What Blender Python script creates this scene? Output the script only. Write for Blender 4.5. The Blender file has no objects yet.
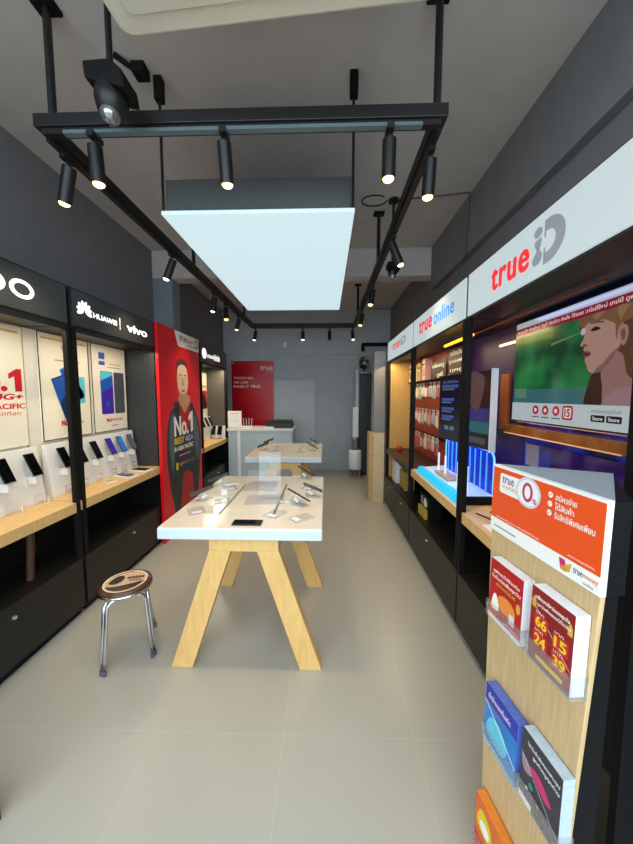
import bpy, bmesh, math, random
from mathutils import Matrix, Vector
random.seed(7)
S = bpy.context.scene
COL = S.collection
PI = math.pi

# ------------------------------------------------------------------ camera, world, exposure
cam_d = bpy.data.cameras.new('camera')
cam = bpy.data.objects.new('camera', cam_d); COL.objects.link(cam)
cam_d.sensor_fit = 'HORIZONTAL'; cam_d.sensor_width = 36; cam_d.lens = 318 / 633 * 36
cam_d.clip_start = 0.02
_p = math.atan(26 / 318); _y = math.atan(9 / 318)
cam.location = (0, 0, 1.56)
cam.rotation_euler = (PI / 2 - _p, 0, _y)
S.camera = cam
S.view_settings.view_transform = 'Standard'; S.view_settings.look = 'None'
S.view_settings.gamma = 1; S.view_settings.exposure = 0.0
S.view_settings.use_curve_mapping = False

world = bpy.data.worlds.new('daylight'); S.world = world; world.use_nodes = True
_n = world.node_tree; _b = _n.nodes['Background']
_b.inputs[0].default_value = (0.73, 0.88, 1.0, 1); _b.inputs[1].default_value = 4.2

# ------------------------------------------------------------------ materials
def lin(c):
    if isinstance(c, str):
        c = tuple(int(c[i:i + 2], 16) for i in (0, 2, 4))
    o = []
    for v in c[:3]:
        v /= 255
        o.append(v / 12.92 if v <= .04045 else ((v + .055) / 1.055) ** 2.4)
    return (*o, 1)

MATS = {}
def M(name, c='808080', rough=.5, metal=0, emit=0, noise=0, nscale=40, spec=.5, ec=None):
    if name in MATS: return MATS[name]
    m = bpy.data.materials.new(name); m.use_nodes = True; MATS[name] = m
    nt = m.node_tree; p = nt.nodes['Principled BSDF']
    col = lin(c)
    p.inputs['Base Color'].default_value = col
    p.inputs['Roughness'].default_value = rough
    p.inputs['Metallic'].default_value = metal
    p.inputs['Specular IOR Level'].default_value = spec
    if emit:
        p.inputs['Emission Color'].default_value = lin(ec or c); p.inputs['Emission Strength'].default_value = emit
    if noise:
        t = nt.nodes.new('ShaderNodeTexCoord'); n = nt.nodes.new('ShaderNodeTexNoise')
        n.inputs['Scale'].default_value = nscale; n.inputs['Detail'].default_value = 4
        r = nt.nodes.new('ShaderNodeValToRGB')
        r.color_ramp.elements[0].position = .3; r.color_ramp.elements[1].position = .7
        r.color_ramp.elements[0].color = tuple(max(0, v * (1 - noise)) for v in col[:3]) + (1,)
        r.color_ramp.elements[1].color = tuple(min(1, v * (1 + noise)) for v in col[:3]) + (1,)
        nt.links.new(t.outputs['Object'], n.inputs['Vector']); nt.links.new(n.outputs['Fac'], r.inputs['Fac'])
        nt.links.new(r.outputs['Color'], p.inputs['Base Color'])
    return m

def wood(name, c1, c2, sc=(3, 30, 3), rough=.45):
    if name in MATS: return MATS[name]
    m = bpy.data.materials.new(name); m.use_nodes = True; MATS[name] = m
    nt = m.node_tree; p = nt.nodes['Principled BSDF']; p.inputs['Roughness'].default_value = rough
    t = nt.nodes.new('ShaderNodeTexCoord'); mp = nt.nodes.new('ShaderNodeMapping')
    mp.inputs['Scale'].default_value = sc
    n = nt.nodes.new('ShaderNodeTexNoise'); n.inputs['Scale'].default_value = 4; n.inputs['Detail'].default_value = 8
    n.inputs['Distortion'].default_value = .6
    r = nt.nodes.new('ShaderNodeValToRGB')
    r.color_ramp.elements[0].position = .3; r.color_ramp.elements[1].position = .7
    r.color_ramp.elements[0].color = lin(c1); r.color_ramp.elements[1].color = lin(c2)
    nt.links.new(t.outputs['Object'], mp.inputs['Vector']); nt.links.new(mp.outputs['Vector'], n.inputs['Vector'])
    nt.links.new(n.outputs['Fac'], r.inputs['Fac']); nt.links.new(r.outputs['Color'], p.inputs['Base Color'])
    return m

def acrylic_mat():
    m = bpy.data.materials.new('clear_acrylic'); m.use_nodes = True
    nt = m.node_tree; nt.nodes.remove(nt.nodes['Principled BSDF'])
    out = nt.nodes['Material Output']
    tr = nt.nodes.new('ShaderNodeBsdfTransparent'); tr.inputs[0].default_value = (.985, .99, .995, 1)
    gl = nt.nodes.new('ShaderNodeBsdfGlossy'); gl.inputs['Roughness'].default_value = .08
    lw = nt.nodes.new('ShaderNodeLayerWeight'); lw.inputs[0].default_value = .25
    mp = nt.nodes.new('ShaderNodeMapRange'); mp.inputs[3].default_value = .02; mp.inputs[4].default_value = .28
    mx = nt.nodes.new('ShaderNodeMixShader')
    nt.links.new(lw.outputs['Fresnel'], mp.inputs[0]); nt.links.new(mp.outputs[0], mx.inputs[0])
    nt.links.new(tr.outputs[0], mx.inputs[1]); nt.links.new(gl.outputs[0], mx.inputs[2])
    df = nt.nodes.new('ShaderNodeBsdfDiffuse'); df.inputs[0].default_value = (.9, .93, .95, 1)
    m2 = nt.nodes.new('ShaderNodeMixShader'); m2.inputs[0].default_value = .045
    nt.links.new(mx.outputs[0], m2.inputs[1]); nt.links.new(df.outputs[0], m2.inputs[2])
    nt.links.new(m2.outputs[0], out.inputs[0])
    return m
ACR = acrylic_mat()

def floor_mat():
    m = bpy.data.materials.new('floor_tiles'); m.use_nodes = True
    nt = m.node_tree; p = nt.nodes['Principled BSDF']
    t = nt.nodes.new('ShaderNodeTexCoord'); mp = nt.nodes.new('ShaderNodeMapping')
    mp.inputs['Location'].default_value = (.19, -1.34 + .6 * 3, 0)
    b = nt.nodes.new('ShaderNodeTexBrick'); b.offset = 0; b.squash = 1
    b.inputs['Scale'].default_value = 1; b.inputs['Brick Width'].default_value = .6; b.inputs['Row Height'].default_value = .6
    b.inputs['Mortar Size'].default_value = .0018; b.inputs['Mortar Smooth'].default_value = .3
    n = nt.nodes.new('ShaderNodeTexNoise'); n.inputs['Scale'].default_value = 3.5; n.inputs['Detail'].default_value = 6
    r = nt.nodes.new('ShaderNodeValToRGB')
    r.color_ramp.elements[0].position = .3; r.color_ramp.elements[1].position = .7
    r.color_ramp.elements[0].color = lin('a6a296'); r.color_ramp.elements[1].color = lin('a7a397')
    nt.links.new(t.outputs['Object'], mp.inputs[0]); nt.links.new(mp.outputs[0], b.inputs['Vector'])
    nt.links.new(t.outputs['Object'], n.inputs['Vector']); nt.links.new(n.outputs['Fac'], r.inputs['Fac'])
    nt.links.new(r.outputs['Color'], b.inputs['Color1']); nt.links.new(r.outputs['Color'], b.inputs['Color2'])
    b.inputs['Mortar'].default_value = lin('b2aea2')
    nt.links.new(b.outputs['Color'], p.inputs['Base Color'])
    p.inputs['Roughness'].default_value = .28; p.inputs['Specular IOR Level'].default_value = .55
    n2 = nt.nodes.new('ShaderNodeTexNoise'); n2.inputs['Scale'].default_value = 9
    r2 = nt.nodes.new('ShaderNodeMapRange'); r2.inputs[3].default_value = .27; r2.inputs[4].default_value = .31
    nt.links.new(t.outputs['Object'], n2.inputs['Vector']); nt.links.new(n2.outputs['Fac'], r2.inputs[0]); nt.links.new(r2.outputs[0], p.inputs['Roughness'])
    return m

WALL = M('grey_wall_paint', '78787b', .8, noise=.05, nscale=6)
WALLB = M('back_wall_paint', 'b2b9be', .6, noise=.05, nscale=5)
CEIL = M('ceiling_paint', 'c6bfbb', .85, noise=.05, nscale=5)
BLACK = M('black_laminate', '161513', .42, noise=.1)
BLACKM = M('black_metal', '101011', .45, noise=.1)
PURE = M('matt_black', '0c0c0c', .65, noise=.1, spec=.2)
DGREY = M('dark_grey_panel', '47494a', .5, noise=.06)
WHITE = M('white_laminate', 'e9e9e6', .35, noise=.02)
WHITEG = M('white_gloss', 'f0f2f2', .12, noise=.02)
CREAM = M('cream_plastic', 'e9e3cf', .4, noise=.02)
CHROME = M('chrome', 'd8dade', .12, metal=1, noise=.03)
STEEL = M('brushed_steel', 'a8abae', .3, metal=1, noise=.06)
SHELFW = wood('shelf_wood', 'd2a868', 'e2bd80', (30, 3, 3))
LEGW = wood('table_leg_wood', 'd0a15c', 'e0b772', (6, 6, 1.2))
STANDW = wood('stand_wood', 'bd9c6c', 'd2b283', (40, 6, 2))
LBLUE = M('counter_laminate', 'b4c4ca', .3, noise=.03)
SCREEN = M('phone_screen_black', '07080a', .08, noise=.1)
KNOB = M('knob_metal', 'd9d6c8', .25, metal=.7, noise=.05)

# ------------------------------------------------------------------ mesh helpers
class MB:
    """Collects shapes, then links them as ONE mesh object."""
    def __init__(s): s.bm = bmesh.new(); s.mats = []
    def mi(s, m):
        if m not in s.mats: s.mats.append(m)
        return s.mats.index(m)
    def _fin(s, geom_verts, m):
        i = s.mi(m)
        fs = set(f for v in geom_verts for f in v.link_faces)
        for f in fs: f.material_index = i
    def box(s, x0, x1, y0, y1, z0, z1, m):
        r = bmesh.ops.create_cube(s.bm, size=1)
        for v in r['verts']:
            v.co = Vector(((x0 + x1) / 2 + v.co.x * (x1 - x0), (y0 + y1) / 2 + v.co.y * (y1 - y0), (z0 + z1) / 2 + v.co.z * (z1 - z0)))
        s._fin(r['verts'], m); return s
    def cyl(s, p0, p1, r0, m, r1=None, seg=20, caps=True):
        p0 = Vector(p0); p1 = Vector(p1); d = p1 - p0
        q = d.to_track_quat('Z', 'Y').to_matrix().to_4x4(); q.translation = (p0 + p1) / 2
        r = bmesh.ops.create_cone(s.bm, cap_ends=caps, segments=seg, radius1=r0, radius2=r0 if r1 is None else r1, depth=d.length, matrix=q)
        s._fin(r['verts'], m); return s
    def sph(s, c, r, m, sc=(1, 1, 1), u=20, v=12):
        mt = Matrix.Translation(c) @ Matrix.Diagonal((*sc, 1))
        g = bmesh.ops.create_uvsphere(s.bm, u_segments=u, v_segments=v, radius=r, matrix=mt)
        s._fin(g['verts'], m); return s
    def tube(s, pts, r, m, seg=10):
        pts = [Vector(p) for p in pts]; rings = []
        up = None
        for i, p in enumerate(pts):
            d = (pts[min(i + 1, len(pts) - 1)] - pts[max(i - 1, 0)]).normalized()
            if up is None: up = Vector((0, 0, 1)) if abs(d.z) < .9 else Vector((1, 0, 0))
            a = d.cross(up).normalized(); up = a.cross(d).normalized()
            rings.append([s.bm.verts.new(p + a * r * math.cos(t) + up * r * math.sin(t)) for t in (2 * PI * k / seg for k in range(seg))])
        i = s.mi(m)
        for a, b in zip(rings, rings[1:]):
            for k in range(seg):
                f = s.bm.faces.new((a[k], a[(k + 1) % seg], b[(k + 1) % seg], b[k])); f.material_index = i; f.smooth = True
        for rg in (list(reversed(rings[0])), rings[-1]):
            f = s.bm.faces.new(rg); f.material_index = i
        return s
    def lathe(s, prof, m, c=(0, 0, 0), seg=28):
        i = s.mi(m); rings = []
        for r, z in prof:
            rings.append([s.bm.verts.new((c[0] + r * math.cos(2 * PI * k / seg), c[1] + r * math.sin(2 * PI * k / seg), c[2] + z)) for k in range(seg)])
        for a, b in zip(rings, rings[1:]):
            for k in range(seg):
                f = s.bm.faces.new((a[k], a[(k + 1) % seg], b[(k + 1) % seg], b[k])); f.material_index = i; f.smooth = True
        f = s.bm.faces.new(rings[0][::-1]); f.material_index = i
        f = s.bm.faces.new(rings[-1]); f.material_index = i
        return s
    def prism(s, pts, ext, m):
        """closed loop pts extruded by vector ext"""
        i = s.mi(m); e = Vector(ext)
        a = [s.bm.verts.new(p) for p in pts]; b = [s.bm.verts.new(Vector(p) + e) for p in pts]
        n = len(pts)
        fs = [s.bm.faces.new(a[::-1]), s.bm.faces.new(b)] + [s.bm.faces.new((a[k], a[(k + 1) % n], b[(k + 1) % n], b[k])) for k in range(n)]
        for f in fs: f.material_index = i
        bmesh.ops.recalc_face_normals(s.bm, faces=fs)
        return s
    def build(s, name, parent=None, bevel=0, smooth=False):
        me = bpy.data.meshes.new(name); s.bm.normal_update(); s.bm.to_mesh(me); s.bm.free()
        for m in s.mats: me.materials.append(m)
        o = bpy.data.objects.new(name, me); COL.objects.link(o)
        if parent: o.parent = parent
        if bevel:
            b = o.modifiers.new('bevel', 'BEVEL'); b.width = bevel; b.segments = 2; b.limit_method = 'ANGLE'
        if smooth:
            for p in me.polygons: p.use_smooth = True
            try: me.set_sharp_from_angle(angle=math.radians(40))
            except Exception: pass
        return o

_TC = {}
def text_geo(t, bold, shear, space):
    k = (t, bold, shear, space)
    if k in _TC: return _TC[k]
    cu = bpy.data.curves.new('txt', 'FONT'); cu.body = t; cu.size = 1; cu.offset = bold; cu.shear = shear
    cu.space_character = space; cu.resolution_u = 4
    o = bpy.data.objects.new('txt', cu); COL.objects.link(o)
    dg = bpy.context.evaluated_depsgraph_get(); dg.update()
    me = o.evaluated_get(dg).to_mesh()
    vs = [(v.co.x, v.co.y) for v in me.vertices]; fs = [tuple(p.vertices) for p in me.polygons]
    o.evaluated_get(dg).to_mesh_clear()
    bpy.data.objects.remove(o); bpy.data.curves.remove(cu)
    _TC[k] = (vs, fs); return _TC[k]

class Print:
    """Flat printed shapes in a local x (right) / z (up) plane facing local -Y; one mesh."""
    def __init__(s, y=0, step=.0007): s.bm = bmesh.new(); s.mats = []; s.y = y; s.st = step
    def mi(s, m):
        if m not in s.mats: s.mats.append(m)
        return s.mats.index(m)
    def poly(s, pts, m, l=1):
        vs = [s.bm.verts.new((x, s.y - l * s.st, z)) for x, z in pts]
        f = s.bm.faces.new(vs); f.material_index = s.mi(m)
        f.normal_update()
        if f.normal.y > 0: f.normal_flip()
        return s
    def rect(s, x0, z0, x1, z1, m, l=1): return s.poly([(x0, z0), (x1, z0), (x1, z1), (x0, z1)], m, l)
    def rrect(s, x0, z0, x1, z1, r, m, l=1):
        pts = []
        for cx, cz, a0 in ((x1 - r, z1 - r, 0), (x0 + r, z1 - r, 90), (x0 + r, z0 + r, 180), (x1 - r, z0 + r, 270)):
            for k in range(6):
                a = math.radians(a0 + 18 * k); pts.append((cx + r * math.cos(a), cz + r * math.sin(a)))
        return s.poly(pts, m, l)
    def ell(s, cx, cz, rx, rz, m, l=1, rot=0, n=28, a0=0, a1=2 * PI):
        pts = []
        for k in range(n):
            a = a0 + (a1 - a0) * k / (n if a1 - a0 > 6.28 else n - 1); x, z = rx * math.cos(a), rz * math.sin(a)
            pts.append((cx + x * math.cos(rot) - z * math.sin(rot), cz + x * math.sin(rot) + z * math.cos(rot)))
        return s.poly(pts, m, l)
    def ring(s, cx, cz, rx, rz, t, m, l=1, n=36, tz=None, a0=0, a1=2 * PI):
        tz = t if tz is None else tz; i = s.mi(m); y = s.y - l * s.st
        o = []; q = []
        for k in range(n + 1):
            a = a0 + (a1 - a0) * k / n
            o.append(s.bm.verts.new((cx + rx * math.cos(a), y, cz + rz * math.sin(a))))
            q.append(s.bm.verts.new((cx + (rx - t) * math.cos(a), y, cz + (rz - tz) * math.sin(a))))
        for k in range(n):
            f = s.bm.faces.new((o[k], o[k + 1], q[k + 1], q[k])); f.material_index = i
        return s
    def blob(s, ctrl, m, l=1, sub=6):
        n = len(ctrl); pts = []
        for i in range(n):
            p0, p1, p2, p3 = (Vector(ctrl[(i + j) % n]) for j in (-1, 0, 1, 2))
            for k in range(sub):
                t = k / sub
                q = .5 * ((2 * p1) + (-p0 + p2) * t + (2 * p0 - 5 * p1 + 4 * p2 - p3) * t * t + (-p0 + 3 * p1 - 3 * p2 + p3) * t ** 3)
                pts.append((q.x, q.y))
        return s.poly(pts, m, l)
    def text(s, t, x0, z0, x1, z1, m, l=2, bold=.0, shear=0, space=1, skew=0):
        """fit the text's box into the rectangle (x0,z0)-(x1,z1)"""
        vs, fs = text_geo(t, 0, shear, space)
        if not vs: return s
        k = bold * .9
        sh = ((0, 0), (-k, 0), (k, 0), (0, -k * .6), (0, k * .6), (-k * .7, -k * .4), (k * .7, k * .4), (-k * .7, k * .4), (k * .7, -k * .4)) if bold > .024 else ((0, 0), (-k, 0), (k, 0)) if bold else ((0, 0),)
        ax = min(v[0] for v in vs) - k; bx = max(v[0] for v in vs) + k; az = min(v[1] for v in vs) - k * .6; bz = max(v[1] for v in vs) + k * .6
        i = s.mi(m)
        for q, (dx, dz) in enumerate(sh):
            y = s.y - (l + q * .02) * s.st; nv = []
            for vx, vz in vs:
                fx = (vx + dx - ax) / (bx - ax)
                nv.append(s.bm.verts.new((x0 + fx * (x1 - x0), y, z0 + (vz + dz - az) / max(bz - az, 1e-6) * (z1 - z0) + skew * fx)))
            for f in fs:
                try:
                    g = s.bm.faces.new([nv[k2] for k2 in f]); g.material_index = i
                except ValueError: pass
        return s
    def build(s, name, parent=None, thick=0):
        me = bpy.data.meshes.new(name); s.bm.to_mesh(me); s.bm.free()
        for m in s.mats: me.materials.append(m)
        o = bpy.data.objects.new(name, me); COL.objects.link(o)
        if parent: o.parent = parent
        if thick:
            d = o.modifiers.new('solid', 'SOLIDIFY'); d.thickness = thick; d.offset = 0
        return o

def tag(o, label, cat, group=None):
    o['label'] = label; o['category'] = cat
    if group: o['group'] = group
    return o
def thing(name, label, cat, loc=(0, 0, 0), rz=0, group=None):
    o = bpy.data.objects.new(name, None); COL.objects.link(o); o.empty_display_size = .1
    o.location = loc; o.rotation_euler = (0, 0, rz)
    return tag(o, label, cat, group)
def struct(o): o['kind'] = 'structure'; return o
def place(o, loc, rz=0): o.location = loc; o.rotation_euler = (0, 0, rz); return o
def copy_tree(o, loc, rz, label, group=None):
    c = o.copy(); COL.objects.link(c); c.location = loc; c.rotation_euler = (0, 0, rz); c['label'] = label
    if group: c['group'] = group
    for ch in list(o.children):
        d = ch.copy(); COL.objects.link(d); d.parent = c
        for g in list(ch.children):
            e = g.copy(); COL.objects.link(e); e.parent = d
    return c
ORD = ['first', 'second', 'third', 'fourth', 'fifth', 'sixth', 'seventh', 'eighth', 'ninth', 'tenth']
P90 = PI / 2

# ------------------------------------------------------------------ the setting
XL, XR, YB, ZC = -2.10, 1.30, 6.62, 3.30
struct(MB().box(XL - .1, XR + .1, -.6, YB + .1, -.1, 0, floor_mat()).build('floor'))
struct(MB().box(-7, 7, -8, -.6, -.12, -.02, M('pavement', 'a9a69f', .8, noise=.1, nscale=8)).build('floor_outside'))
struct(MB().box(XL - .1, XR + .1, -.3, YB + .1, ZC, ZC + .1, CEIL).build('ceiling'))
struct(MB().box(XL - .1, XL, -.3, YB, 0, ZC, WALL).build('wall_left'))
struct(MB().box(XR, XR + .1, -.3, YB, 0, ZC, WALL).build('wall_right'))
struct(MB().box(XL - .1, XR + .1, YB, YB + .1, 0, ZC, WALLB).build('wall_back'))
struct(MB().box(XL, XR, YB - .05, YB, 2.41, ZC, WALLB).build('trim_1', bevel=.004))          # lintel over the back wall
struct(MB().box(XL, XR, 3.92, 4.12, 2.98, ZC, CEIL).build('trim_2', bevel=.004))             # beam across the ceiling
struct(MB().box(XL, -1.86, 3.92, 4.12, 0, 2.98, M('column_paint', '828a92', .6, noise=.05, nscale=5)).build('trim_3', bevel=.004))
struct(MB().box(1.24, XR, -.3, 3.92, 2.81, ZC, WALL).build('trim_4', bevel=.004))           # beam along the right wall
# back door, flush in the back wall
d = MB().box(-1.05, -.22, YB - .02, YB, .0, 1.88, M('back_door_paint', 'c0c8cc', .5, noise=.04, nscale=5)).build('door_1', bevel=.003); struct(d)
MB().box(-1.075, -1.05, YB - .03, YB, 0, 1.905, WALLB).box(-.22, -.195, YB - .03, YB, 0, 1.905, WALLB).box(-1.05, -.22, YB - .03, YB, 1.88, 1.905, WALLB).build('door_frame', d)
# glass door leaf pushed to the left of the entrance
d = MB().box(-1.25, -1.197, .98, 1.02, 0, 2.4, BLACKM).box(-2.1, -1.23, .98, 1.02, 0, .09, BLACKM).box(-2.1, -1.23, .98, 1.02, 2.32, 2.4, BLACKM).build('door_2'); struct(d)
MB().box(-2.1, -1.23, .996, 1.004, .09, 2.32, ACR).build('glass_pane', d)

# ------------------------------------------------------------------ suspended light panel
PANEL = M('panel_diffuser', '8c9496', .5, emit=.86, ec='cfeaf2')
t = thing('light_panel', 'large square white glowing light panel hanging in the middle of the ceiling', 'light panel', (-.385, 2.87, 2.58))
MB().box(-.545, .545, -1.01, 1.01, 0, .022, PANEL).build('diffuser', t, bevel=.003)
MB().box(-.525, .525, -.99, .99, .022, .20, DGREY).build('housing', t, bevel=.004)
for sx in (-1, 1):
    for sy in (-1, 1):
        r = MB().cyl((sx * .535, sy * 1.0, .01), (sx * .535, sy * 1.0, .70), .008, BLACKM, seg=10).build('hanger_rod', t)
        MB().box(sx * .535 - .022, sx * .535 + .022, sy * 1.0 - .022, sy * 1.0 + .022, .60, .72, PURE).build('mounting_block', r, bevel=.003)

# ------------------------------------------------------------------ track frame
TZ = 2.775; TX0, TX1, TY0, TY1 = -1.295, .505, 1.53, 5.70
STRIP = M('track_underside', '5e7076', .3, noise=.05)
t = thing('track_frame', 'rectangular black rail frame hung on rods from the ceiling around the light panel', 'lighting track', (0, 0, 0))
h = .028
rl = MB().box(TX0 - h, TX1 + h, TY0 - h, TY0 + h, TZ - .0, TZ + .055, BLACKM).build('rail', t, bevel=.003)
MB().box(TX0, TX1, TY0 - .017, TY0 + .017, TZ - .025, TZ, BLACKM).box(TX0 + .1, TX1 - .08, TY0 - .019, TY0 + .008, TZ - .027, TZ - .012, STRIP).build('power_track', rl)
rl = MB().box(TX0 - h, TX1 + h, TY1 - h, TY1 + h, TZ, TZ + .055, BLACKM).build('rail', t, bevel=.003)
MB().box(TX0, TX1, TY1 - .017, TY1 + .017, TZ - .025, TZ, BLACKM).build('power_track', rl)
for x in (TX0, TX1):
    rl = MB().box(x - h, x + h, TY0 + h, TY1 - h, TZ, TZ + .055, BLACKM).build('rail', t, bevel=.003)
    MB().box(x - .017, x + .017, TY0 + h, TY1 - h, TZ - .025, TZ, BLACKM).build('power_track', rl)
for x, y in ((-1.25, TY0), (.49, TY0), (TX1, 3.20), (TX0, 3.20), (TX1, 5.15), (TX0, 5.15)):
    r = MB().cyl((x, y, TZ + .05), (x, y, ZC), .017, BLACKM, seg=12).build('hanger_rod', t)
    MB().box(x - .05, x + .05, y - .035, y + .035, ZC - .02, ZC, PURE).build('mounting_plate', r, bevel=.004)

# ------------------------------------------------------------------ spotlights (each carries its own warm lamp)
LAMP = M('lamp_face_warm', 'ffe3b0', .3, emit=8, ec='ffc878')
LAMPW = M('lamp_face_white', 'fff4e2', .3, emit=5, ec='ffeeda')
LAMPOFF = M('lamp_face_off', '303034', .2, noise=.05)
def spotlight(x, y, tip, label, face=LAMP, power=42):
    """stem on the rail at (x,y), tip = where the lit end points (dx,dy)"""
    t = thing('spotlight', label, 'spotlight', (x, y, TZ - .025), 0, 'spotlights on the ceiling rails')
    MB().box(-.016, .016, -.035, .035, -.022, 0, BLACKM).cyl((0, 0, -.02), (0, 0, -.07), .008, BLACKM, seg=10).build('stem', t)
    a = Vector((-tip[0] * .25, -tip[1] * .25, -.05)); b = Vector((tip[0], tip[1], -.205)); ax = (b - a).normalized()
    q = MB().cyl(a, b, .031, BLACKM, seg=22, caps=True)
    o = q.build('lamp_body', t, smooth=True)
    MB().sph(b, .025, face, (1, 1, .55)).build('lens', t, smooth=True)
    if power:
        l = bpy.data.lights.new('spot', 'SPOT'); l.energy = power; l.color = (1, .80, .54); l.spot_size = 1.3; l.spot_blend = .7; l.shadow_soft_size = .03
        lo = bpy.data.objects.new('lamp_light', l); COL.objects.link(lo); lo.parent = t
        lo.location = b + ax * .01; lo.rotation_euler = ax.to_track_quat('-Z', 'Y').to_euler()
spotlight(-1.06, TY0, (0, .01), 'leftmost lit spotlight on the front ceiling rail')
spotlight(-.461, TY0, (.0, .03), 'middle spotlight on the front ceiling rail, above the light panel front edge')
spotlight(.283, TY0, (0, .01), 'rightmost spotlight on the front ceiling rail')
spotlight(TX0, 1.66, (-.045, .02), 'nearest spotlight on the left ceiling rail, by the front left corner')
spotlight(TX0, 2.74, (-.05, 0), 'second spotlight from the front on the left ceiling rail', LAMPW)
spotlight(TX0, 3.77, (-.022, 0), 'third spotlight from the front on the left ceiling rail', LAMPW)
spotlight(TX0, 4.19, (.01, -.02), 'fourth spotlight from the front on the left ceiling rail, warm glow')
spotlight(TX0, 4.80, (-.03, 0), 'farthest spotlight on the left ceiling rail', LAMPW)
spotlight(TX1, 1.66, (-.0, .02), 'nearest spotlight on the right ceiling rail, by the front right corner')
spotlight(TX1, 2.50, (.055, .0), 'second spotlight from the front on the right ceiling rail')
spotlight(TX1, 3.55, (-.02, 0), 'third spotlight from the front on the right ceiling rail')
spotlight(TX1, 4.55, (-.02, 0), 'farthest spotlight on the right ceiling rail')
spotlight(-1.24, TY1, (-.02, -.02), 'leftmost spotlight on the far ceiling rail', LAMPW)
spotlight(-.40, TY1, (0, -.02), 'lit spotlight on the middle of the far ceiling rail, above the red wall poster', LAMPW)
spotlight(.067, TY1, (0, -.02), 'unlit spotlight on the far ceiling rail', LAMPOFF, 0)
spotlight(.47, TY1, (.01, -.02), 'rightmost spotlight on the far ceiling rail', LAMPW)

# ------------------------------------------------------------------ security cameras on drop poles
def security_camera(x, y, zb, s, label, plate=True):
    t = thing('security_camera', label, 'security camera', (x, y, zb), 0, 'security cameras')
    r = MB().cyl((0, 0, .10), (0, 0, ZC - zb), .012, BLACKM, seg=12).build('drop_pole', t)
    MB().cyl((0, 0, ZC - zb - .015), (0, 0, ZC - zb), .05, BLACKM, seg=20).build('mounting_plate', r)
    MB().prism([(-.07 * s, -.055, .15 * s), (.03 * s, -.055, .155 * s), (.07 * s, -.055, .12 * s), (.08 * s, -.055, .06 * s), (.05 * s, -.055, .065 * s), (-.065 * s, -.055, .095 * s)], (0, .11, 0), PURE).build('bracket', t, bevel=.006)
    MB().lathe([(.03 * s, .10 * s), (.052 * s, .095 * s), (.056 * s, .05 * s), (.046 * s, .01 * s), (.03 * s, .0)], BLACKM).build('housing', t)
    MB().sph((0, -.012, .0), .034 * s, M('dome_glass', '9fa0a0', .06, metal=.8, noise=.3, nscale=30)).build('lens_dome', t, smooth=True)
    MB().tube([(.02, 0, .14 * s), (.05, .01, .11 * s), (.055, 0, .06 * s)], .004, PURE).build('cable', t)
security_camera(-.865, 1.36, 2.685, 1.09, 'black dome camera on a drop pole in front of the front rail, left')
security_camera(.603, 3.0, 2.64, .75, 'black dome camera on a drop pole beside the right rail')
# clamp seen on the ceiling near the front panel rod
t = thing('ceiling_clamp', 'black clamp with a slanted bar on the ceiling, between the two front rods', 'clamp', (-.95, 1.82, ZC))
MB().box(-.07, .0, -.05, .02, -.05, 0, PURE).build('clamp_block', t, bevel=.005)
MB().cyl((-.13, -.09, -.012), (-.02, .0, -.04), .013, PURE, seg=10).build('bar', t)

# ------------------------------------------------------------------ ceiling air conditioner
t = thing('air_conditioner', 'cream air conditioner unit with rounded corners under the ceiling at the entrance', 'air conditioner', (-.21, .982, 2.95), -.075)
def rr(x0, x1, y0, y1, r, z):
    pts = []
    for cx, cy, a0 in ((x1 - r, y1 - r, 0), (x0 + r, y1 - r, 90), (x0 + r, y0 + r, 180), (x1 - r, y0 + r, 270)):
        for k in range(7):
            a = math.radians(a0 + 15 * k); pts.append((cx + r * math.cos(a), cy + r * math.sin(a), z))
    return pts
MB().prism(rr(-.60, .60, -.5, .315, .05, 0), (0, 0, .05), CREAM).build('front_frame', t, bevel=.012)
MB().prism(rr(-.57, .57, -.47, .285, .04, .05), (0, 0, .28), CREAM).build('casing', t, bevel=.01)
MB().prism(rr(-.53, .53, -.43, .235, .03, -.014), (0, 0, .016), M('grille_cream', 'dcd6c3', .45, noise=.02)).build('grille_panel', t, bevel=.005)
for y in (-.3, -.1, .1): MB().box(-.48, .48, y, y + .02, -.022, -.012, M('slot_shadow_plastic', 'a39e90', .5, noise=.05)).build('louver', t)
for sx in (-.5, .5): MB().cyl((sx, -.1, .32), (sx, -.1, ZC - 2.95), .01, STEEL, seg=8).build('hanger', t)

# conduit running on the ceiling and down the right wall beam
tag(MB().tube([(.66, 2.98, ZC - .008), (1.0, 2.94, ZC - .008), (1.225, 2.90, ZC - .008), (1.232, 2.90, ZC - .03), (1.232, 2.95, 2.83), (1.10, 2.8, 2.60), (.98, 2.3, 2.34), (.94, 2.15, 2.30)], .007, M('grey_conduit', '56575a', .5, noise=.05)).build('cable'),
    'thin grey cable running along the ceiling and down to the white signs', 'cable')
tag(MB().tube([(.60 + .11 * math.cos(a) - .17, 3.0 + .08 * math.sin(a), ZC - .006) for a in [k * PI / 8 for k in range(15)]], .005, PURE).build('cable'),
    'small black cable loop on the ceiling beside the camera pole', 'cable')

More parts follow.
